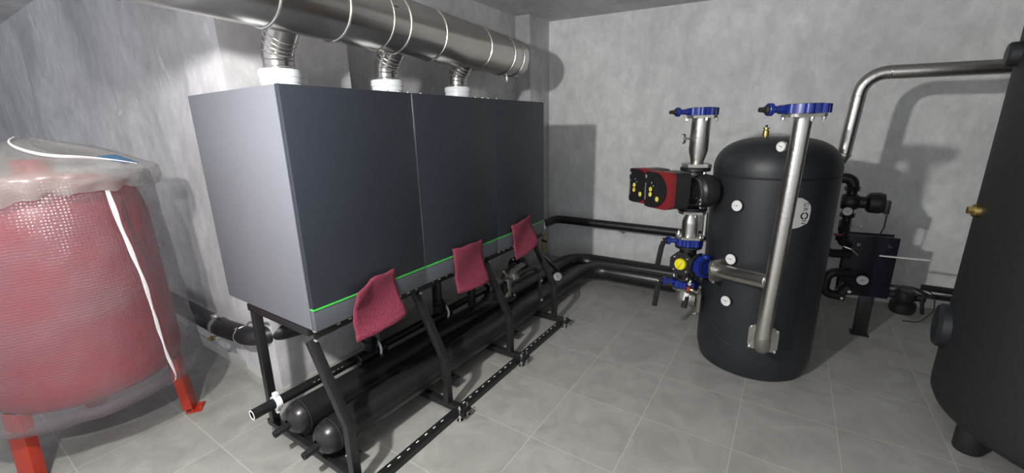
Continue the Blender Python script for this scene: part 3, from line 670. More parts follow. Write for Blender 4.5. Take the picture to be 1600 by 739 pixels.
for s in (1, -1):
    q = pc+m_*0.105*s
    b = MB(CASTBLK); b.lathe([(0.0, 0.06), (0.082, 0.06), (0.082, 0.085), (0.062, 0.09)]+sum([[(0.076, 0.095+0.016*k), (0.076, 0.101+0.016*k), (0.064, 0.103+0.016*k), (0.064, 0.109+0.016*k)] for k in range(5)], [])+[(0.076, 0.18), (0.0, 0.18)], frame(q, n_), 36); mo = b.build('motor', t)
    b = MB(STEEL); b.band(q+n_*0.072, n_, 0.083, 0.014, 0.004); b.build('clamp_ring', t)
    b = MB(ZINC); k0 = q+n_*0.072+m_*0.075*1+V((0, 0, -0.052)); b.cyl(k0-V((0, 0, 0.02)), k0+V((0, 0, 0.02)), 0.006, seg=10); b.cyl(k0-m_*0.01, k0+m_*0.012, 0.009, seg=6); b.build('clamp_screw', t)
    # control head: black rear shell, red band, dark face with buttons
    hz = 0.020; H = frame(q+V((0, 0, hz)), n_, m_)       # x = m (towards the tank), y = up-ish
    yup = 1 if (H.to_3x3() @ V((0, 1, 0))).z > 0 else -1
    b = MB(CASTBLK); b.prism(rrect(0.196, 0.222, 0.036), 0.165, 0.262, H, 0.003); b.build('head_shell', t)
    # red band: narrower at the top of the face, wide on the right
    b = MB(REDP)
    P = rrect(0.200, 0.226, 0.038, 8)
    A_ = [b.bm.verts.new(H @ V((x, y, 0.262))) for x, y in P]
    B_ = [b.bm.verts.new(H @ V((x, y, 0.345-0.050*max(0, (x+0.03)/0.12)**1.3 if x > -0.03 else 0.345))) for x, y in P]
    for k in range(len(P)): b.face([A_[k], A_[(k+1) % len(P)], B_[(k+1) % len(P)], B_[k]])
    b.face(A_[::-1]); b.face(B_); b.build('red_shell', t)
    # dark face panel: straight left edge, curved right edge
    Fp = []
    for k in range(15): a = -PI/2+PI*k/14; Fp.append((-0.035+0.110*math.cos(a), yup*0.110*math.sin(a)))
    Fp += [(-0.092, yup*0.110), (-0.1015, yup*0.095), (-0.1015, -yup*0.095), (-0.092, -yup*0.110)]
    b = MB(CASTBLK); A_ = []; B_ = []
    for x, y in Fp:
        zf = 0.349-0.050*(max(0, (x+0.03)/0.12)**1.3); A_.append(b.bm.verts.new(H @ V((x, y, 0.30)))); B_.append(b.bm.verts.new(H @ V((x, y, zf+0.002))))
    for k in range(len(Fp)): b.face([A_[k], A_[(k+1) % len(Fp)], B_[(k+1) % len(Fp)], B_[k]])
    b.face(A_[::-1]); b.face(B_); fp = b.build('face_panel', t)
    for x, y, r in ((-0.030, 0.004, 0.011), (-0.030, -0.028, 0.011), (0.022, -0.052, 0.012)):
        zf = 0.352-0.050*(max(0, (x+0.03)/0.12)**1.3); c = H @ V((x, y*yup, zf)); b = MB(YBTN); b.ring(c, n_, r, 0.0042, 24, 8); b.lathe([(0, 0), (r*0.45, 0), (r*0.4, 0.003), (0, 0.003)], frame(c, n_), 14); b.build('yellow_button', t)
    for x, y in ((-0.02, 0.045), (0.0, 0.028)):
        c = H @ V((x, y*yup, 0.3515)); b = MB(WINK); b.lathe([(0, 0), (0.004, 0), (0.004, 0.0012), (0, 0.0012)], frame(c, n_), 10); b.build('status_mark', t)
    for k in range(3):
        c = H @ V((-0.01+0.012*k, yup*0.112, 0.30-0.0*k)); b = MB(REDP); b.sphere(c, 0.006); b.build('shell_stud', t)
    # maker's lettering reads upwards along the straight edge, with a small cross mark above it
    def tw(p, H=H, yup=yup): return H @ V((-0.088-p.y, yup*(-0.016+p.x), 0.3535))
    text_mesh('GRUNDFOS', 0.020, ID, WINK, 'lettering', fp, tw)
    b = MB(WINK)
    for a_ in (-1, 1):
        b.bar(H @ V((-0.096, yup*(0.078-0.009*a_), 0.3535)), H @ V((-0.078, yup*(0.078+0.009*a_), 0.3535)), 0.0035, 0.001, n_)
    b.build('cross_mark', fp)

# spool below the pump
t = thing('pump_inlet_pipe', 'short steel spool with sloping shoulders under the twin pump', 'pipe', (PX, PY, 0.86))
b = MB(STEEL); b.lathe([(0, 0), (0.052, 0), (0.052, 0.085), (0.052, 0.10), (0.036, 0.145), (0.036, 0.16), (0, 0.16)], frame((PX, PY, 0.868), (0, 0, 1)), 36); b.build('pipe_wall', t)
b = MB(STEEL); b.cyl((PX+0.085, PY+0.03, 0.87), (PX+0.085, PY+0.03, 1.03), 0.014); b.build('side_tube', t)
b = MB(CAST); flange(b, (PX, PY, 1.034), (0, 0, 1), 0.088, 0.016, True, 0.3); b.build('upper_flange', t); bolts(t, (PX, PY, 1.024), (0, 0, -1), 0.086, 4, 0.010, PI/4+0.3)
b = MB(CAST); flange(b, (PX, PY, 0.862), (0, 0, 1), 0.088, 0.016, True, 0.3); b.build('lower_flange', t); bolts(t, (PX, PY, 0.872), (0, 0, 1), 0.086, 4, 0.010, PI/4+0.3)
LV = (-0.10, 0.02, -1)
blue_valve('butterfly_valve', 'blue lever valve directly above the yellow-knobbed mixing valve', (PX, PY, 0.828), (0, 0, 1), 0.090, (-0.86, -0.5, 0.05), 0.062, (-0.12, -0.05, -1), False)
# mixing valve
t = thing('mixing_valve', 'black three-way mixing valve with a round yellow knob', 'valve', (PX, PY, 0.68))
b = MB(CASTBLK); c0 = V((PX, PY, 0.682)); b.sphere(c0, 0.078, (1, 1, 1)); b.cyl(c0-V((0, 0, 0.115)), c0+V((0, 0, 0.115)), 0.055); flange(b, c0+V((0, 0, 0.112)), (0, 0, 1), 0.086, 0.016); flange(b, c0-V((0, 0, 0.112)), (0, 0, 1), 0.086, 0.016)
sd = V((0.79, -0.60, 0.03)).normalized(); b.cyl(c0, c0+sd*0.115, 0.055); flange(b, c0+sd*0.112, sd, 0.086, 0.016)
b.build('valve_body', t)
kn = V((-0.25, -0.96, 0.05)).normalized(); b = MB(CASTBLK); b.prism([(0.085*math.cos(PI/8+k*PI/4), 0.085*math.sin(PI/8+k*PI/4)) for k in range(8)], 0.04, 0.088, frame(c0, kn), 0.006); b.build('cover', t)
b = MB(YEL); b.lathe([(0, 0.088), (0.038, 0.088), (0.040, 0.094), (0.036, 0.108), (0, 0.110)], frame(c0, kn), 28); b.bar(c0+kn*0.112-V((0.012, 0, 0.024)), c0+kn*0.112+V((0.012, 0, 0.024)), 0.016, 0.014, kn, 0.003); b.build('yellow_knob', t)
bolts(t, c0+kn*0.088, kn, 0.062, 4, 0.007, PI/4); bolts(t, c0+V((0, 0, -0.104)), (0, 0, 1), 0.075, 4, 0.010, 0.3)
vb = c0+sd*0.150; vb.z = 0.690
blue_valve('butterfly_valve', 'blue valve on edge between the mixing valve and the horizontal branch pipe', vb, bd, 0.072, (0.1, 0.15, 1), 0.010, None, False)
b = MB(CAST)
blue_valve('butterfly_valve', 'blue lever valve directly below the yellow-knobbed mixing valve', (PX, PY, 0.535), (0, 0, 1), 0.090, (-0.86, -0.5, 0.05), 0.070, (-0.08, -0.05, -1), False)
# elbow into the tank
nz = V((math.cos(math.radians(-155)), math.sin(math.radians(-155)), 0)); fc_ = V((TX, TY, 0.42))+nz*0.395
t = thing('tank_inlet_elbow', 'raw steel elbow joining the pump column to a square flange on the tank', 'elbow', (PX, PY, 0.42))
b = MB(CAST); b.tube([V((PX, PY, 0.505)), V((PX-0.005, PY, 0.425)), V((PX+0.0, PY, 0.42))-nz*0.02, fc_], 0.056, 0.075, seg=32)
b.build('elbow', t)
b = MB(CAST); flange(b, (PX, PY, 0.502), (0, 0, 1), 0.088, 0.014, True, 0.3); b.build('upper_flange', t)
b = MB(CAST); flange(b, fc_, nz, 0.100, 0.018, True); b.build('tank_flange', t); bolts(t, fc_+nz*0.010, nz, 0.110, 4, 0.011, PI/4)
# safety drain with red collar
cs = V((PX+0.045, PY-0.16, 0.50)); t = thing('drain_lever', 'black-handled drain lever with a red collar and white tag, below the yellow knob', 'lever', cs)
b = MB(RUBBER); b.tube([cs+V((0.010, 0.01, 0.07)), cs+V((0, 0, 0.0)), cs+V((-0.012, 0, -0.085))], 0.014, 0.02, seg=14, rad=lambda u: 0.012+0.006*u); b.build('grip', t)
b = MB(REDP); b.cyl(cs+V((0.009, 0.009, 0.06)), cs+V((0.002, 0.002, 0.03)), 0.0185, bev=0.002); b.build('red_collar', t)
b = MB(STICK); b.tube([cs+V((0.000, 0.000, 0.022)), cs+V((-0.007, 0, -0.035))], 0.0168, seg=16); b.build('white_tag', t)
b = MB(ZINC); b.tube([cs+V((0.010, 0.01, 0.07)), cs+V((0.012, 0.02, 0.10)), (PX+0.03, PY-0.05, 0.62)], 0.009, 0.02, seg=10); b.cyl(cs+V((0.01, 0.0, 0.085)), cs+V((0.012, 0.025, 0.085)), 0.012, seg=6); b.build('drain_cock', t)
b = MB(BRASS); b.cyl(cs+V((0.018, 0, 0.045)), cs+V((0.034, 0, 0.045)), 0.009, seg=12); b.build('brass_plug', t)

# ---------------------------------------------------------------- large tank at the right
BX, BY, BRr = 1.43, 2.83, 0.65
t = thing('storage_tank', 'huge dark grey insulated tank at the right edge, standing on short round feet', 'tank', (BX, BY, 0))
b = MB(JACKET2); F0 = frame((BX, BY, 0), (0, 0, 1))
b.lathe([(0, 0.10), (0.45, 0.10), (0.555, 0.115), (0.63, 0.15), (0.648, 0.19), (BRr, 0.23), (BRr, 2.02), (0.642, 2.026)], F0, 112); b.build('jacket', t, 50)
b = MB(GROOVE); b.lathe([(0.638, 2.022), (0.645, 2.022), (0.645, 2.034), (0.638, 2.034)], F0, 96, True); b.build('lid_groove', t)
b = MB(JACKET2); pr = [(0.63, 2.03), (BRr, 2.034), (BRr, 2.06)]
for k in range(1, 13): a = PI/2*k/12; pr.append((BRr*math.cos(a)**0.6 if k < 12 else 0, 2.06+0.26*math.sin(a)))
b.lathe(pr, F0, 96); b.build('domed_lid', t, 50)
for a in (197, 317, 77):
    a = math.radians(a); c = (BX+0.55*math.cos(a), BY+0.55*math.sin(a)); b = MB(RUBBER); b.lathe([(0, 0), (0.05, 0), (0.055, 0.01), (0.055, 0.11), (0.05, 0.15), (0, 0.15)], frame((*c, 0), (0, 0, 1)), 28); b.build('foot', t)
def port(ang, z, R, th, mat, name, rnd=0.02):
    a = math.radians(ang); n = V((math.cos(a), math.sin(a), 0)); c = V((BX, BY, z))+n*(BRr-0.02); b = MB(mat)
    b.lathe([(0, 0), (R, 0), (R, th-rnd*0.7), (R-rnd*0.5, th-rnd*0.15), (R-rnd*1.3, th), (0, th)], frame(c, n), 44); return b.build(name, t)
port(173, 0.54, 0.115, 0.065, JACKET, 'round_inspection_cover', 0.03)
port(174, 1.865, 0.052, 0.06, JACKET, 'insulated_port_cap', 0.015)
tb = thing('brass_plug', 'brass hexagon plug screwed into the side of the huge tank', 'plug', V((BX, BY, 1.165))+V((math.cos(math.radians(178)), math.sin(math.radians(178)), 0))*BRr)
n = V((math.cos(math.radians(178)), math.sin(math.radians(178)), 0)); c = V((BX, BY, 1.165))+n*(BRr-0.01)
b = MB(BRASS); b.lathe([(0, 0), (0.032, 0), (0.032, 0.028), (0.028, 0.034), (0, 0.034)], frame(c, n), 24); b.build('plug_body', tb)
b = MB(BRASS); b.lathe([(0, 0.034), (0.02, 0.034), (0.019, 0.052), (0, 0.054)], frame(c, n), 6); b.build('hexagon_head', tb)

# ---------------------------------------------------------------- steel pipe across the back wall
t = thing('bent_steel_pipe', 'polished steel pipe bending from horizontal down behind the dark tank', 'pipe', (0.31, 3.62, 1.3))
PYb = 3.62
b = MB(STEEL); b.tube([(1.45, PYb+0.02, 1.858), (0.322, PYb, 1.885), (0.290, PYb, 1.36)], 0.041, 0.13, seg=32, n=16); b.build('pipe_wall', t)
b = MB(BAND); b.ring((0.455, PYb, 1.882), (1, 0, -0.02), 0.041, 0.0025); b.ring((0.314, PYb, 1.745), (0.06, 0, 1), 0.041, 0.002); b.build('weld_bead', t)
b = MB(STEEL); b.lathe([(0.0, 0.05), (0.041, 0.05), (0.044, 0.045), (0.044, 0.035), (0.040, 0.03), (0.026, -0.01), (0.021, -0.02), (0.0, -0.02)], frame((0.289, PYb, 1.33), (0.05, 0, 1)), 28); b.build('reducer', t)
b = MB(STEEL); b.tube([(0.288, PYb, 1.32), (0.268, PYb, 0.99), (0.262, PYb, 0.84)], 0.017, seg=18); b.build('lower_tube', t)
b = MB(GALV); b.band((0.276, PYb, 1.12), (0, 0, 1), 0.0175, 0.018, 0.004); b.build('tube_clamp', t)

# ---------------------------------------------------------------- plate heat exchanger and its fittings in the dark corner
HY = 3.92
t = thing('plate_heat_exchanger', 'dark navy box-shaped heat exchanger on a post behind the dark tank', 'heat exchanger', (0.56, HY, 0))
M = Matrix.Rotation(math.radians(8), 4, 'Z'); M.translation = V((0.565, HY, 0.545))
b = MB(NAVY); b.box((0, 0, 0), (0.27, 0.10, 0.44), M, 0.006); b.build('plate_pack', t)
b = MB(NAVY); b.box((0, -0.057, 0), (0.29, 0.014, 0.46), M, 0.004); b.build('front_plate', t)
b = MB(NAVY); b.box((0, 0.06, 0), (0.29, 0.014, 0.46), M, 0.004); b.build('back_plate', t)
for dx in (-0.09, 0.09):
    b = MB(ZINC); a_ = M @ V((dx, -0.09, 0.17)); c_ = M @ V((dx, 0.09, 0.17)); b.cyl(a_, c_, 0.007, seg=10); b.lathe([(0, 0), (0.014, 0), (0.014, 0.012), (0, 0.012)], frame(a_, c_-a_), 6); b.build('tie_bolt', t)
b = MB(BLACKM); b.box((0.600, 3.89, 0.16), (0.085, 0.06, 0.32), bev=0.004); b.box((0.600, 3.89, 0.004), (0.11, 0.10, 0.008), bev=0.002); b.build('post', t)
b = MB(ZINC); b.tube([(0.61, 3.80, 0.655), (0.86, 3.74, 0.675)], 0.0075, seg=10); b.build('lever_rod', t)
dial('thermometer', (0.545, 3.80, 0.455), (-0.15, -1, 0.1), 0.037, 'white dial on the front of the navy heat exchanger', 0.03, tick=0.3, mat=RUBBER, group='gauges behind the tank')
t = thing('corner_pump', 'small black circulation pump on its side above the navy heat exchanger', 'pump', (0.50, 3.78, 1.04))
b = MB(CASTBLK); q = V((0.385, 3.75, 1.035)); b.lathe([(0, -0.055), (0.05, -0.05), (0.062, -0.02), (0.062, 0.02), (0.045, 0.05), (0, 0.05)], frame(q, (1, 0, 0)), 28); b.cyl(q-V((0, 0, 0.09)), q+V((0, 0, 0.09)), 0.032); b.build('pump_body', t)
b = MB(CASTBLK); b.lathe([(0, 0.04), (0.042, 0.04), (0.042, 0.085), (0.055, 0.09), (0.07, 0.105), (0.073, 0.16), (0.064, 0.185), (0.03, 0.192), (0, 0.192)], frame(q, (1, 0, 0.02)), 32); b.build('motor', t)
b = MB(BLACKM); b.box(q+V((0.20, -0.02, -0.02)), (0.03, 0.05, 0.09), bev=0.006); b.build('terminal_box', t)
b = MB(CASTBLK); b.lathe([(0, -0.015), (0.045, -0.015), (0.045, 0.015), (0, 0.015)], frame(q+V((0, 0, 0.095)), (0, 0, 1)), 8); b.lathe([(0, -0.015), (0.045, -0.015), (0.045, 0.015), (0, 0.015)], frame(q-V((0, 0, 0.095)), (0, 0, 1)), 8); b.build('union_nut', t)
b = MB(RUBBER); b.tube([q+V((0.205, -0.03, -0.07)), q+V((0.205, -0.03, -0.16)), q+V((0.19, -0.02, -0.22)), (0.565, 3.86, 0.77)], 0.005, 0.05, seg=8); b.build('cable', t)
t = thing('corner_pipework', 'black insulated elbow above the small pump in the dark corner', 'pipe', (0.38, 3.75, 1.13))
b = MB(FOAM); b.tube([(0.30, 3.75, 1.20), (0.385, 3.75, 1.20), (0.385, 3.75, 1.135)], 0.036, 0.05, seg=20); b.build('insulated_elbow', t)
t = thing('corner_pipework', 'black pipe with valves dropping from the small pump to the heat exchanger', 'pipe', (0.37, 3.75, 0.70))
b = MB(FOAM); b.tube([(0.385, 3.75, 0.925), (0.375, 3.76, 0.74), (0.43, 3.84, 0.70)], 0.028, 0.05, seg=18); b.build('pipe_run', t)
b = MB(CASTBLK); b.cyl((0.38, 3.75, 0.82), (0.38, 3.75, 0.90), 0.036, seg=8); b.cyl((0.378, 3.755, 0.75), (0.378, 3.755, 0.79), 0.038, seg=8); b.build('valve_body', t)
b = MB(REDP); b.box((0.345, 3.70, 0.80), (0.05, 0.012, 0.016), bev=0.003); b.build('red_handle', t)
b = MB(ZINC); b.cyl((0.40, 3.72, 0.87), (0.48, 3.70, 0.872), 0.004, seg=8); b.build('lever', t)
dial('thermometer', (0.375, 3.69, 0.975), (-0.1, -1, 0), 0.031, 'round dial below the small pump in the dark corner', 0.02, tick=0.4, mat=RUBBER, group='gauges behind the tank')
t = thing('corner_pipework', 'black insulated pipe loop at the left foot of the navy heat exchanger', 'pipe', (0.36, 3.78, 0.45))
b = MB(FOAM); b.tube([(0.47, 3.82, 0.49), (0.335, 3.78, 0.49), (0.325, 3.78, 0.32), (0.46, 3.80, 0.31)], 0.033, 0.06, seg=20); b.build('pipe_run', t)
b = MB(CASTBLK); b.cyl((0.43, 3.80, 0.34), (0.47, 3.80, 0.40), 0.045, seg=10); b.cyl((0.40, 3.80, 0.36), (0.50, 3.80, 0.36), 0.032, seg=12); b.build('valve_body', t)
b = MB(ZINC); b.cyl((0.475, 3.75, 0.375), (0.475, 3.73, 0.375), 0.012, seg=6); b.cyl((0.44, 3.75, 0.315), (0.44, 3.73, 0.315), 0.010, seg=6); b.build('nut', t)
t = thing('corner_pipework', 'black insulated pipe running left from the top of the heat exchanger', 'pipe', (0.34, 3.78, 0.68))
b = MB(FOAM); b.tube([(0.45, 3.83, 0.635), (0.29, 3.78, 0.635), (0.285, 3.78, 0.84)], 0.032, 0.06, seg=20); b.build('pipe_run', t)
b = MB(ZINC); b.tube([(0.40, 3.77, 0.70), (0.45, 3.76, 0.685), (0.49, 3.80, 0.64)], 0.006, 0.03, seg=8); b.build('capillary', t)
t = thing('low_pump', 'black circulation pump hanging low with its motor pointing down, right of the heat exchanger', 'pump', (0.80, 3.95, 0.30))
q = V((0.815, 3.93, 0.345)); b = MB(CASTBLK); b.lathe([(0, -0.03), (0.06, -0.03), (0.068, 0), (0.06, 0.035), (0.04, 0.05), (0, 0.05)], frame(q, (0.05, -0.2, 1)), 28); b.cyl(q-V((0.11, 0, 0)), q+V((0.11, 0, 0)), 0.03); b.build('pump_body', t)
b = MB(CASTBLK); b.lathe([(0, 0), (0.04, 0), (0.045, 0.03), (0.074, 0.045), (0.078, 0.09), (0.070, 0.115), (0, 0.12)], frame(q+V((0, 0, -0.01)), (0.02, 0.12, -1)), 32); b.build('motor', t)
b = MB(BLACKM); b.bar(q+V((0.085, -0.03, 0.02)), q+V((0.105, -0.03, -0.11)), 0.03, 0.02, (0, 1, 0), 0.003); b.build('terminal_box', t)
b = MB(RUBBER); b.tube([q+V((0.03, -0.04, 0.08)), q+V((0.14, -0.05, 0.07)), q+V((0.155, -0.06, -0.06)), q+V((0.09, -0.08, -0.16)), q+V((-0.0, -0.08, -0.165))], 0.004, 0.06, seg=8); b.tube([q+V((-0.10, 0, 0.06)), q+V((0.02, -0.05, 0.085)), q+V((0.11, -0.03, 0.04))], 0.010, 0.05, seg=8); b.build('cable', t)
b = MB(ZINC); b.cyl(q+V((-0.13, -0.01, 0.055)), q+V((-0.10, -0.01, 0.06)), 0.010, seg=8); b.build('union_nut', t)
t = thing('low_wall_pipe', 'thin black pipe running low along the wall to the huge tank', 'pipe', (1.0, 4.0, 0.36))
b = MB(PPR); b.tube([(0.91, 3.95, 0.362), (1.9, 4.03, 0.342)], 0.020, seg=18); b.build('lower_pipe', t)
b = MB(FOAM); b.tube([(0.93, 4.10, 0.375), (1.9, 4.16, 0.355)], 0.024, seg=18); b.build('rear_pipe', t)
b = MB(ZINC); b.cyl((0.925, 3.955, 0.362), (0.955, 3.957, 0.362), 0.024, seg=8); b.build('union_nut', t)

# ---------------------------------------------------------------- wrapped red expansion tank at the left
WX, WY = -3.02, 0.40
t = thing('wrapped_tank', 'red tank on three legs wrapped in bubble film', 'tank', (WX, WY, 0))
FW = frame((WX, WY, 0), (0, 0, 1))
b = MB(REDT); pr = [(0, 0.31), (0.2, 0.315), (0.33, 0.345), (0.375, 0.39), (0.385, 0.46), (0.380, 1.20), (0.365, 1.29), (0.34, 1.37), (0.2, 1.42), (0, 1.44)]
b.lathe(pr, FW, 72); b.build('tank_body', t, 60)
b = MB(REDT); b.cyl((WX, WY, 1.40), (WX, WY, 1.50), 0.07); b.build('top_neck', t)
for a in (57.5, -62.5, 177.5):
    ar = math.radians(a); d = V((math.cos(ar), math.sin(ar), 0)); p1 = V((WX, WY, 0.37))+d*0.365; p0 = V((WX, WY, 0.03))+d*0.385; s = V((-d.y, d.x, 0))
    b = MB(REDLEG); b.bar(p0, p1, 0.095, 0.006, s.cross(V((0, 0, 1))) if False else s, 0.002)
    for k in (-1, 1): b.bar(p0+s*0.045*k-d*0.02, p1+s*0.045*k-d*0.02, 0.045, 0.005, d, 0.001)
    b.box((0, 0, 0), (0.095, 0.075, 0.008), frame(V((p0.x, p0.y, 0.006))+d*0.005, (0, 0, 1), s), 0.002); b.bar(V((p0.x, p0.y, 0.03)), V((p0.x, p0.y, 0.004)), 0.095, 0.006, s, 0)
    lg = b.build('leg', t)
    b = MB(REDLEG); b.cyl(V((p0.x, p0.y, 0.010))+d*0.030, V((p0.x, p0.y, 0.026))+d*0.030, 0.013, seg=6); b.build('foot_bolt', lg)
def wr(a, z):
    """radius of the loosely wrapped film at angle a (radians) and height z"""
    r = 0.478-0.050*(z-0.3) + 0.009*math.cos(4*(a-math.radians(12))) + 0.010*noise.noise(V((math.cos(a)*1.6, math.sin(a)*1.6, z*2.2)))*2
    r += 0.006*noise.noise(V((math.cos(a)*5, math.sin(a)*5, z*9)))
    return r
def film(name, mat, zs, rf, seg=150, thick=0.0, parent=None, wave=None):
    b = MB(mat); rows = []
    for z in zs:
        row = []
        for k in range(seg):
            a = 2*PI*k/seg; r, zz = rf(a, z); row.append(b.bm.verts.new((WX+r*math.cos(a), WY+r*math.sin(a), zz)))
        rows.append(row)
    for A_, B_ in zip(rows, rows[1:]):
        for k in range(seg): b.face([A_[k], A_[(k+1) % seg], B_[(k+1) % seg], B_[k]])
    return b.build(name, parent, 70)
def bottom(a): return 0.285+0.010*math.sin(3*a+1)+0.008*noise.noise(V((math.cos(a)*4, math.sin(a)*4, 1)))
zs = [i/40 for i in range(41)]
def f1(a, s):
    z = bottom(a)+(1.42-bottom(a))*s; r = wr(a, z)
    if s < 0.06: r -= 0.07*(1-s/0.06)**2
    return r, z
ws = film('bubble_wrap', WRAP, [i/60 for i in range(61)], f1, 160, parent=t)
ws['label'] = 'translucent bubble film round the sides of the tank'
def f0(a, s): # film folded under the tank
    z = bottom(a)+0.0; return (wr(a, 0.3)-0.07)*(1-0.25*s), z+0.012*s
film('bubble_wrap_underside', WRAP, [0, 0.5, 1], f0, 160, parent=t)
# white tape running down the side of the film
b = MB(TAPE); rows = []
for k in range(31):
    z = 1.36-(1.36-0.295)*k/30; a = math.radians(20.9+7.3*(1-(z-0.30)/1.06)+0.5*math.sin(9*z)); hw = 0.011+0.002*math.sin(31*z)-0.005*k/30; r = wr(a, z)+0.004+(-0.07*(1-(z-bottom(a))/0.068)**2 if z-bottom(a) < 0.068 else 0)
    rows.append([b.bm.verts.new((WX+(r-abs(j)*0.002)*math.cos(a+j*hw/r), WY+(r-abs(j)*0.002)*math.sin(a+j*hw/r), z)) for j in (-1, 0, 1)])
for A_, B_ in zip(rows, rows[1:]):
    for j in range(2): b.face([A_[j], A_[j+1], B_[j+1], B_[j]])
b.build('tape_strip', t)
# plastic sheet draped over the top
sh = MB(SHEET); rows = []; SEG = 180; NR = 34
def lip(a): return 1.345+0.02*math.sin(2*a+0.6)+0.012*noise.noise(V((math.cos(a)*5, math.sin(a)*5, 2)))
for i in range(NR+1):
    s = i/NR; row = []
    for k in range(SEG):
        a = 2*PI*k/SEG; R1 = wr(a, 1.38)+0.028+0.018*max(0, math.cos(a-math.radians(45)))**6
        if s < 0.72:
            u = s/0.72; r = R1*u; z = 1.45+0.15*(1-u**1.5)+0.016*noise.noise(V((r*math.cos(a)*5, r*math.sin(a)*5, 0.3)))
            z += 0.030*math.exp(-((a-math.radians(15+55*u))/0.10)**2)*u*(1.2-u)
            z += 0.018*math.exp(-((a-math.radians(-20+50*u))/0.08)**2)*u
        else:
            u = (s-0.72)/0.28; r = R1+0.012*math.sin(PI*u)-0.016*u+0.007*noise.noise(V((math.cos(a)*9, math.sin(a)*9, u*3))); z = 1.45*(1-u)+lip(a)*u
            r += 0.010*math.sin(17*a+2*math.sin(3*a))*u*u+0.012*noise.noise(V((math.cos(a)*6, math.sin(a)*6, 7)))*u; z += 0.02*noise.noise(V((math.cos(a)*7, math.sin(a)*7, 4)))*u
        row.append(sh.bm.verts.new((WX+r*math.cos(a), WY+r*math.sin(a), z)))
    rows.append(row)
for A_, B_ in zip(rows, rows[1:]):
    for k in range(SEG): sh.face([A_[k], A_[(k+1) % SEG], B_[(k+1) % SEG], B_[k]])
o = sh.build('plastic_cover', None, 80); origin(o, (WX, WY, 1.40)); tag(o, 'crumpled see-through plastic sheet draped over the top of the wrapped red tank', 'plastic sheet')
b = MB(TAPE)
for a0, a1, u0_, u1_, w_ in ((-35, 44, 0.12, 0.985, 0.007),):
    pts = []
    for k in range(25):
        s = k/24; a = math.radians(a0+(a1-a0)*s); u = u0_+(u1_-u0_)*s**0.7; R1 = wr(a, 1.38)+0.028; r = R1*u
        pts.append((WX+r*math.cos(a), WY+r*math.sin(a), 1.45+0.15*(1-u**1.5)+0.016*noise.noise(V((r*math.cos(a)*5, r*math.sin(a)*5, 0.3)))+0.012))
    b.tube(pts, w_, seg=8, rad=lambda s, w_=w_: w_*(0.35+0.65*math.sin(PI*min(1, max(0, s)))))
cr = b.build('folded_seam', None); cr.data.transform(Matrix.Translation(-V((WX, WY, 1.40)))); cr.parent = o
b = MB(BLUEL)
pts = [(34, 0.80), (56, 0.80), (58, 0.97), (36, 0.97)]; vs = []; g = []
for i in range(7):
    r_ = []
    for j in range(9):
        a = math.radians(30+22*j/8); u = 0.76+0.20*i/6; R1 = wr(a, 1.38)+0.028; r = R1*u
        r_.append(b.bm.verts.new((WX+r*math.cos(a), WY+r*math.sin(a), 1.45+0.15*(1-u**1.5)+0.016*noise.noise(V((r*math.cos(a)*5, r*math.sin(a)*5, 0.3)))+0.012)))
    g.append(r_)
for i in range(6):
    for j in range(8): b.face([g[i][j], g[i][j+1], g[i+1][j+1], g[i+1][j]])
lb = b.build('blue_label', None); lb.data.transform(Matrix.Translation(-V((WX, WY, 1.40)))); lb.parent = o

# ---------------------------------------------------------------- valve group under the farthest boiler
t = thing('flanged_valve_group', 'cluster of grey and black flanged valves under the farthest boiler', 'valve', (-1.72, 2.5, 0.40))
b = MB(CAST); b.tube([(-1.75, 2.50, 0.30), (-1.75, 2.50, 0.45), (-1.75, 2.66, 0.50)], 0.05, 0.08, seg=24); b.cyl((-1.75, 2.32, 0.50), (-1.75, 2.44, 0.44), 0.04); b.build('cast_elbow', t)
b = MB(CASTBLK); flange(b, (-1.75, 2.50, 0.305), (0, 0, 1), 0.085, 0.02); b.build('lower_flange', t); b = MB(CASTBLK); flange(b, (-1.75, 2.68, 0.50), (0, 1, 0), 0.085, 0.02); flange(b, (-1.75, 2.71, 0.50), (0, 1, 0), 0.085, 0.02); b.build('flange_pair', t); bolts(t, (-1.75, 2.668, 0.50), (0, -1, 0), 0.07, 4, 0.009, 0.4)
bolts(t, (-1.75, 2.50, 0.317), (0, 0, 1), 0.07, 4, 0.009, 0.4)
b = MB(CASTBLK); b.sphere((-1.74, 2.40, 0.38), 0.055); b.cyl((-1.74, 2.28, 0.38), (-1.74, 2.5, 0.38), 0.035); b.cyl((-1.74, 2.40, 0.38), (-1.66, 2.38, 0.42), 0.022); b.build('valve_body', t)
b = MB(GALV); b.bar((-1.68, 2.42, 0.52), (-1.64, 2.60, 0.57), 0.05, 0.012, (1, 0, 0), 0.003); b.box((-1.66, 2.50, 0.50), (0.05, 0.08, 0.05), bev=0.01); b.build('actuator_plate', t)
b = MB(GALV); b.tube([(-1.62, 2.30, 0.60), (-1.63, 2.36, 0.54), (-1.66, 2.38, 0.50)], 0.007, 0.03, seg=8); b.build('lever', t)
b = MB(BLACKM); b.tube([(-1.62, 2.50, 0.52), (-1.60, 2.68, 0.52), (-1.61, 2.78, 0.46)], 0.018, 0.08, seg=12); b.build('hose', t)
b = MB(NAVY); b.box((-1.70, 2.42, 0.43), (0.03, 0.04, 0.07), bev=0.006); b.build('blue_tag', t)
for y, z in ((2.74, 0.40), (2.74, 0.235)):
    b = MB(ZINC); b.lathe([(0, 0), (0.013, 0), (0.013, 0.012), (0, 0.012)], frame((-1.565, y, z), (1, -0.5, 0)), 6); b.build('nut', t)
b = MB(BLACKM); b.bar((-1.575, 2.745, 0.44), (-1.575, 2.745, 0.20), 0.03, 0.012, (1, 0, 0), 0.003); b.build('strap', t)
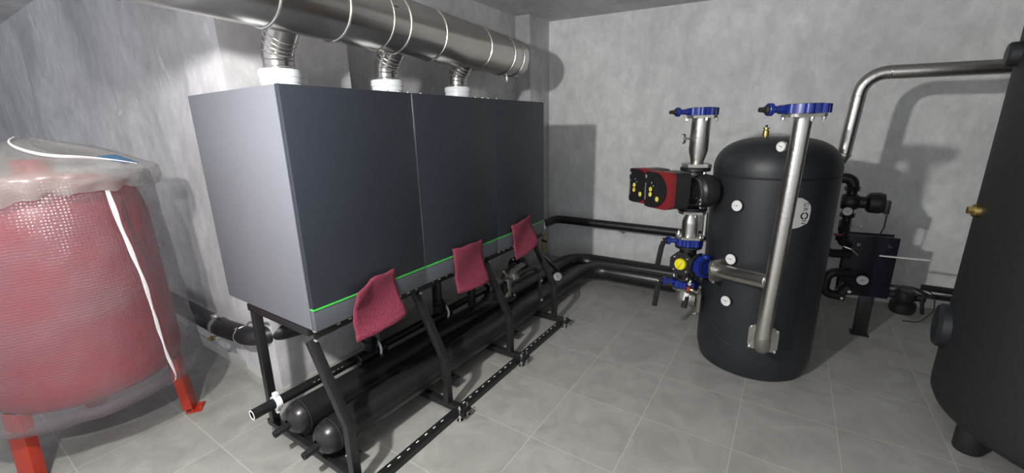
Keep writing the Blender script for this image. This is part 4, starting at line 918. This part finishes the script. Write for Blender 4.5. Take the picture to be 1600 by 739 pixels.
t = thing('header_riser', 'black riser with flanges standing on the fat pipe under the middle boiler', 'pipe', (-1.93, 2.28, 0.28))
b = MB(HEADER); b.cyl((-1.93, 2.30, 0.27), (-1.93, 2.30, 0.765), 0.03); flange(b, (-1.93, 2.30, 0.45), (0, 0, 1), 0.06, 0.02); flange(b, (-1.93, 2.30, 0.475), (0, 0, 1), 0.06, 0.02); b.build('pipe_run', t)
# brass fittings hanging behind the end of the row
t = thing('brass_drain_valve', 'vertical string of brass and white fittings on the wall beside the last boiler', 'valve', (-2.04, 3.62, 0.35))
q = V((-2.04, 3.62, 0))
b = MB(BRASS); b.cyl(q+V((0, 0, 0.30)), q+V((0, 0, 0.62)), 0.013, seg=14)
for z in (0.36, 0.44, 0.50): b.cyl(q+V((0, 0, z)), q+V((0, 0, z+0.025)), 0.022, seg=6)
b.build('brass_body', t)
b = MB(WHITEP); b.sphere(q+V((0.01, -0.01, 0.60)), 0.028); b.cyl(q+V((0, 0, 0.56)), q+V((0, 0, 0.66)), 0.018, seg=12); b.build('white_cap', t)
b = MB(RUBBER); b.bar(q+V((0, -0.02, 0.47)), q+V((0.06, -0.03, 0.455)), 0.02, 0.01, (0, 0, 1), 0.003); b.build('black_lever', t)
b = MB(BRASS); b.cyl(q+V((0, 0, 0.66)), q+V((0, 0, 0.90)), 0.008, seg=10); b.build('thin_tube', t)
# dial on the fat pipe
cg = V((-1.60, 3.10, 0.31)); dial('thermometer', cg, (0.62, -0.70, 0.42), 0.040, 'tilted white dial on the fat black pipe past the end of the frame', 0.02, tick=1.2, mat=RUBBER, group='thermometers on pipes')
t = thing('support_arm', 'slanting black arm with a bright edge above the tilted dial', 'bracket', (-1.62, 3.05, 0.40))
b = MB(BLACKM); b.bar((-1.80, 3.22, 0.425), (-1.61, 3.14, 0.345), 0.03, 0.02, (0, 0, 1), 0.003); b.build('arm', t); b = MB(ZINC); b.bar((-1.79, 3.21, 0.4375), (-1.72, 3.18, 0.405), 0.006, 0.003, (0, 0, 1)); b.build('bright_edge', t)
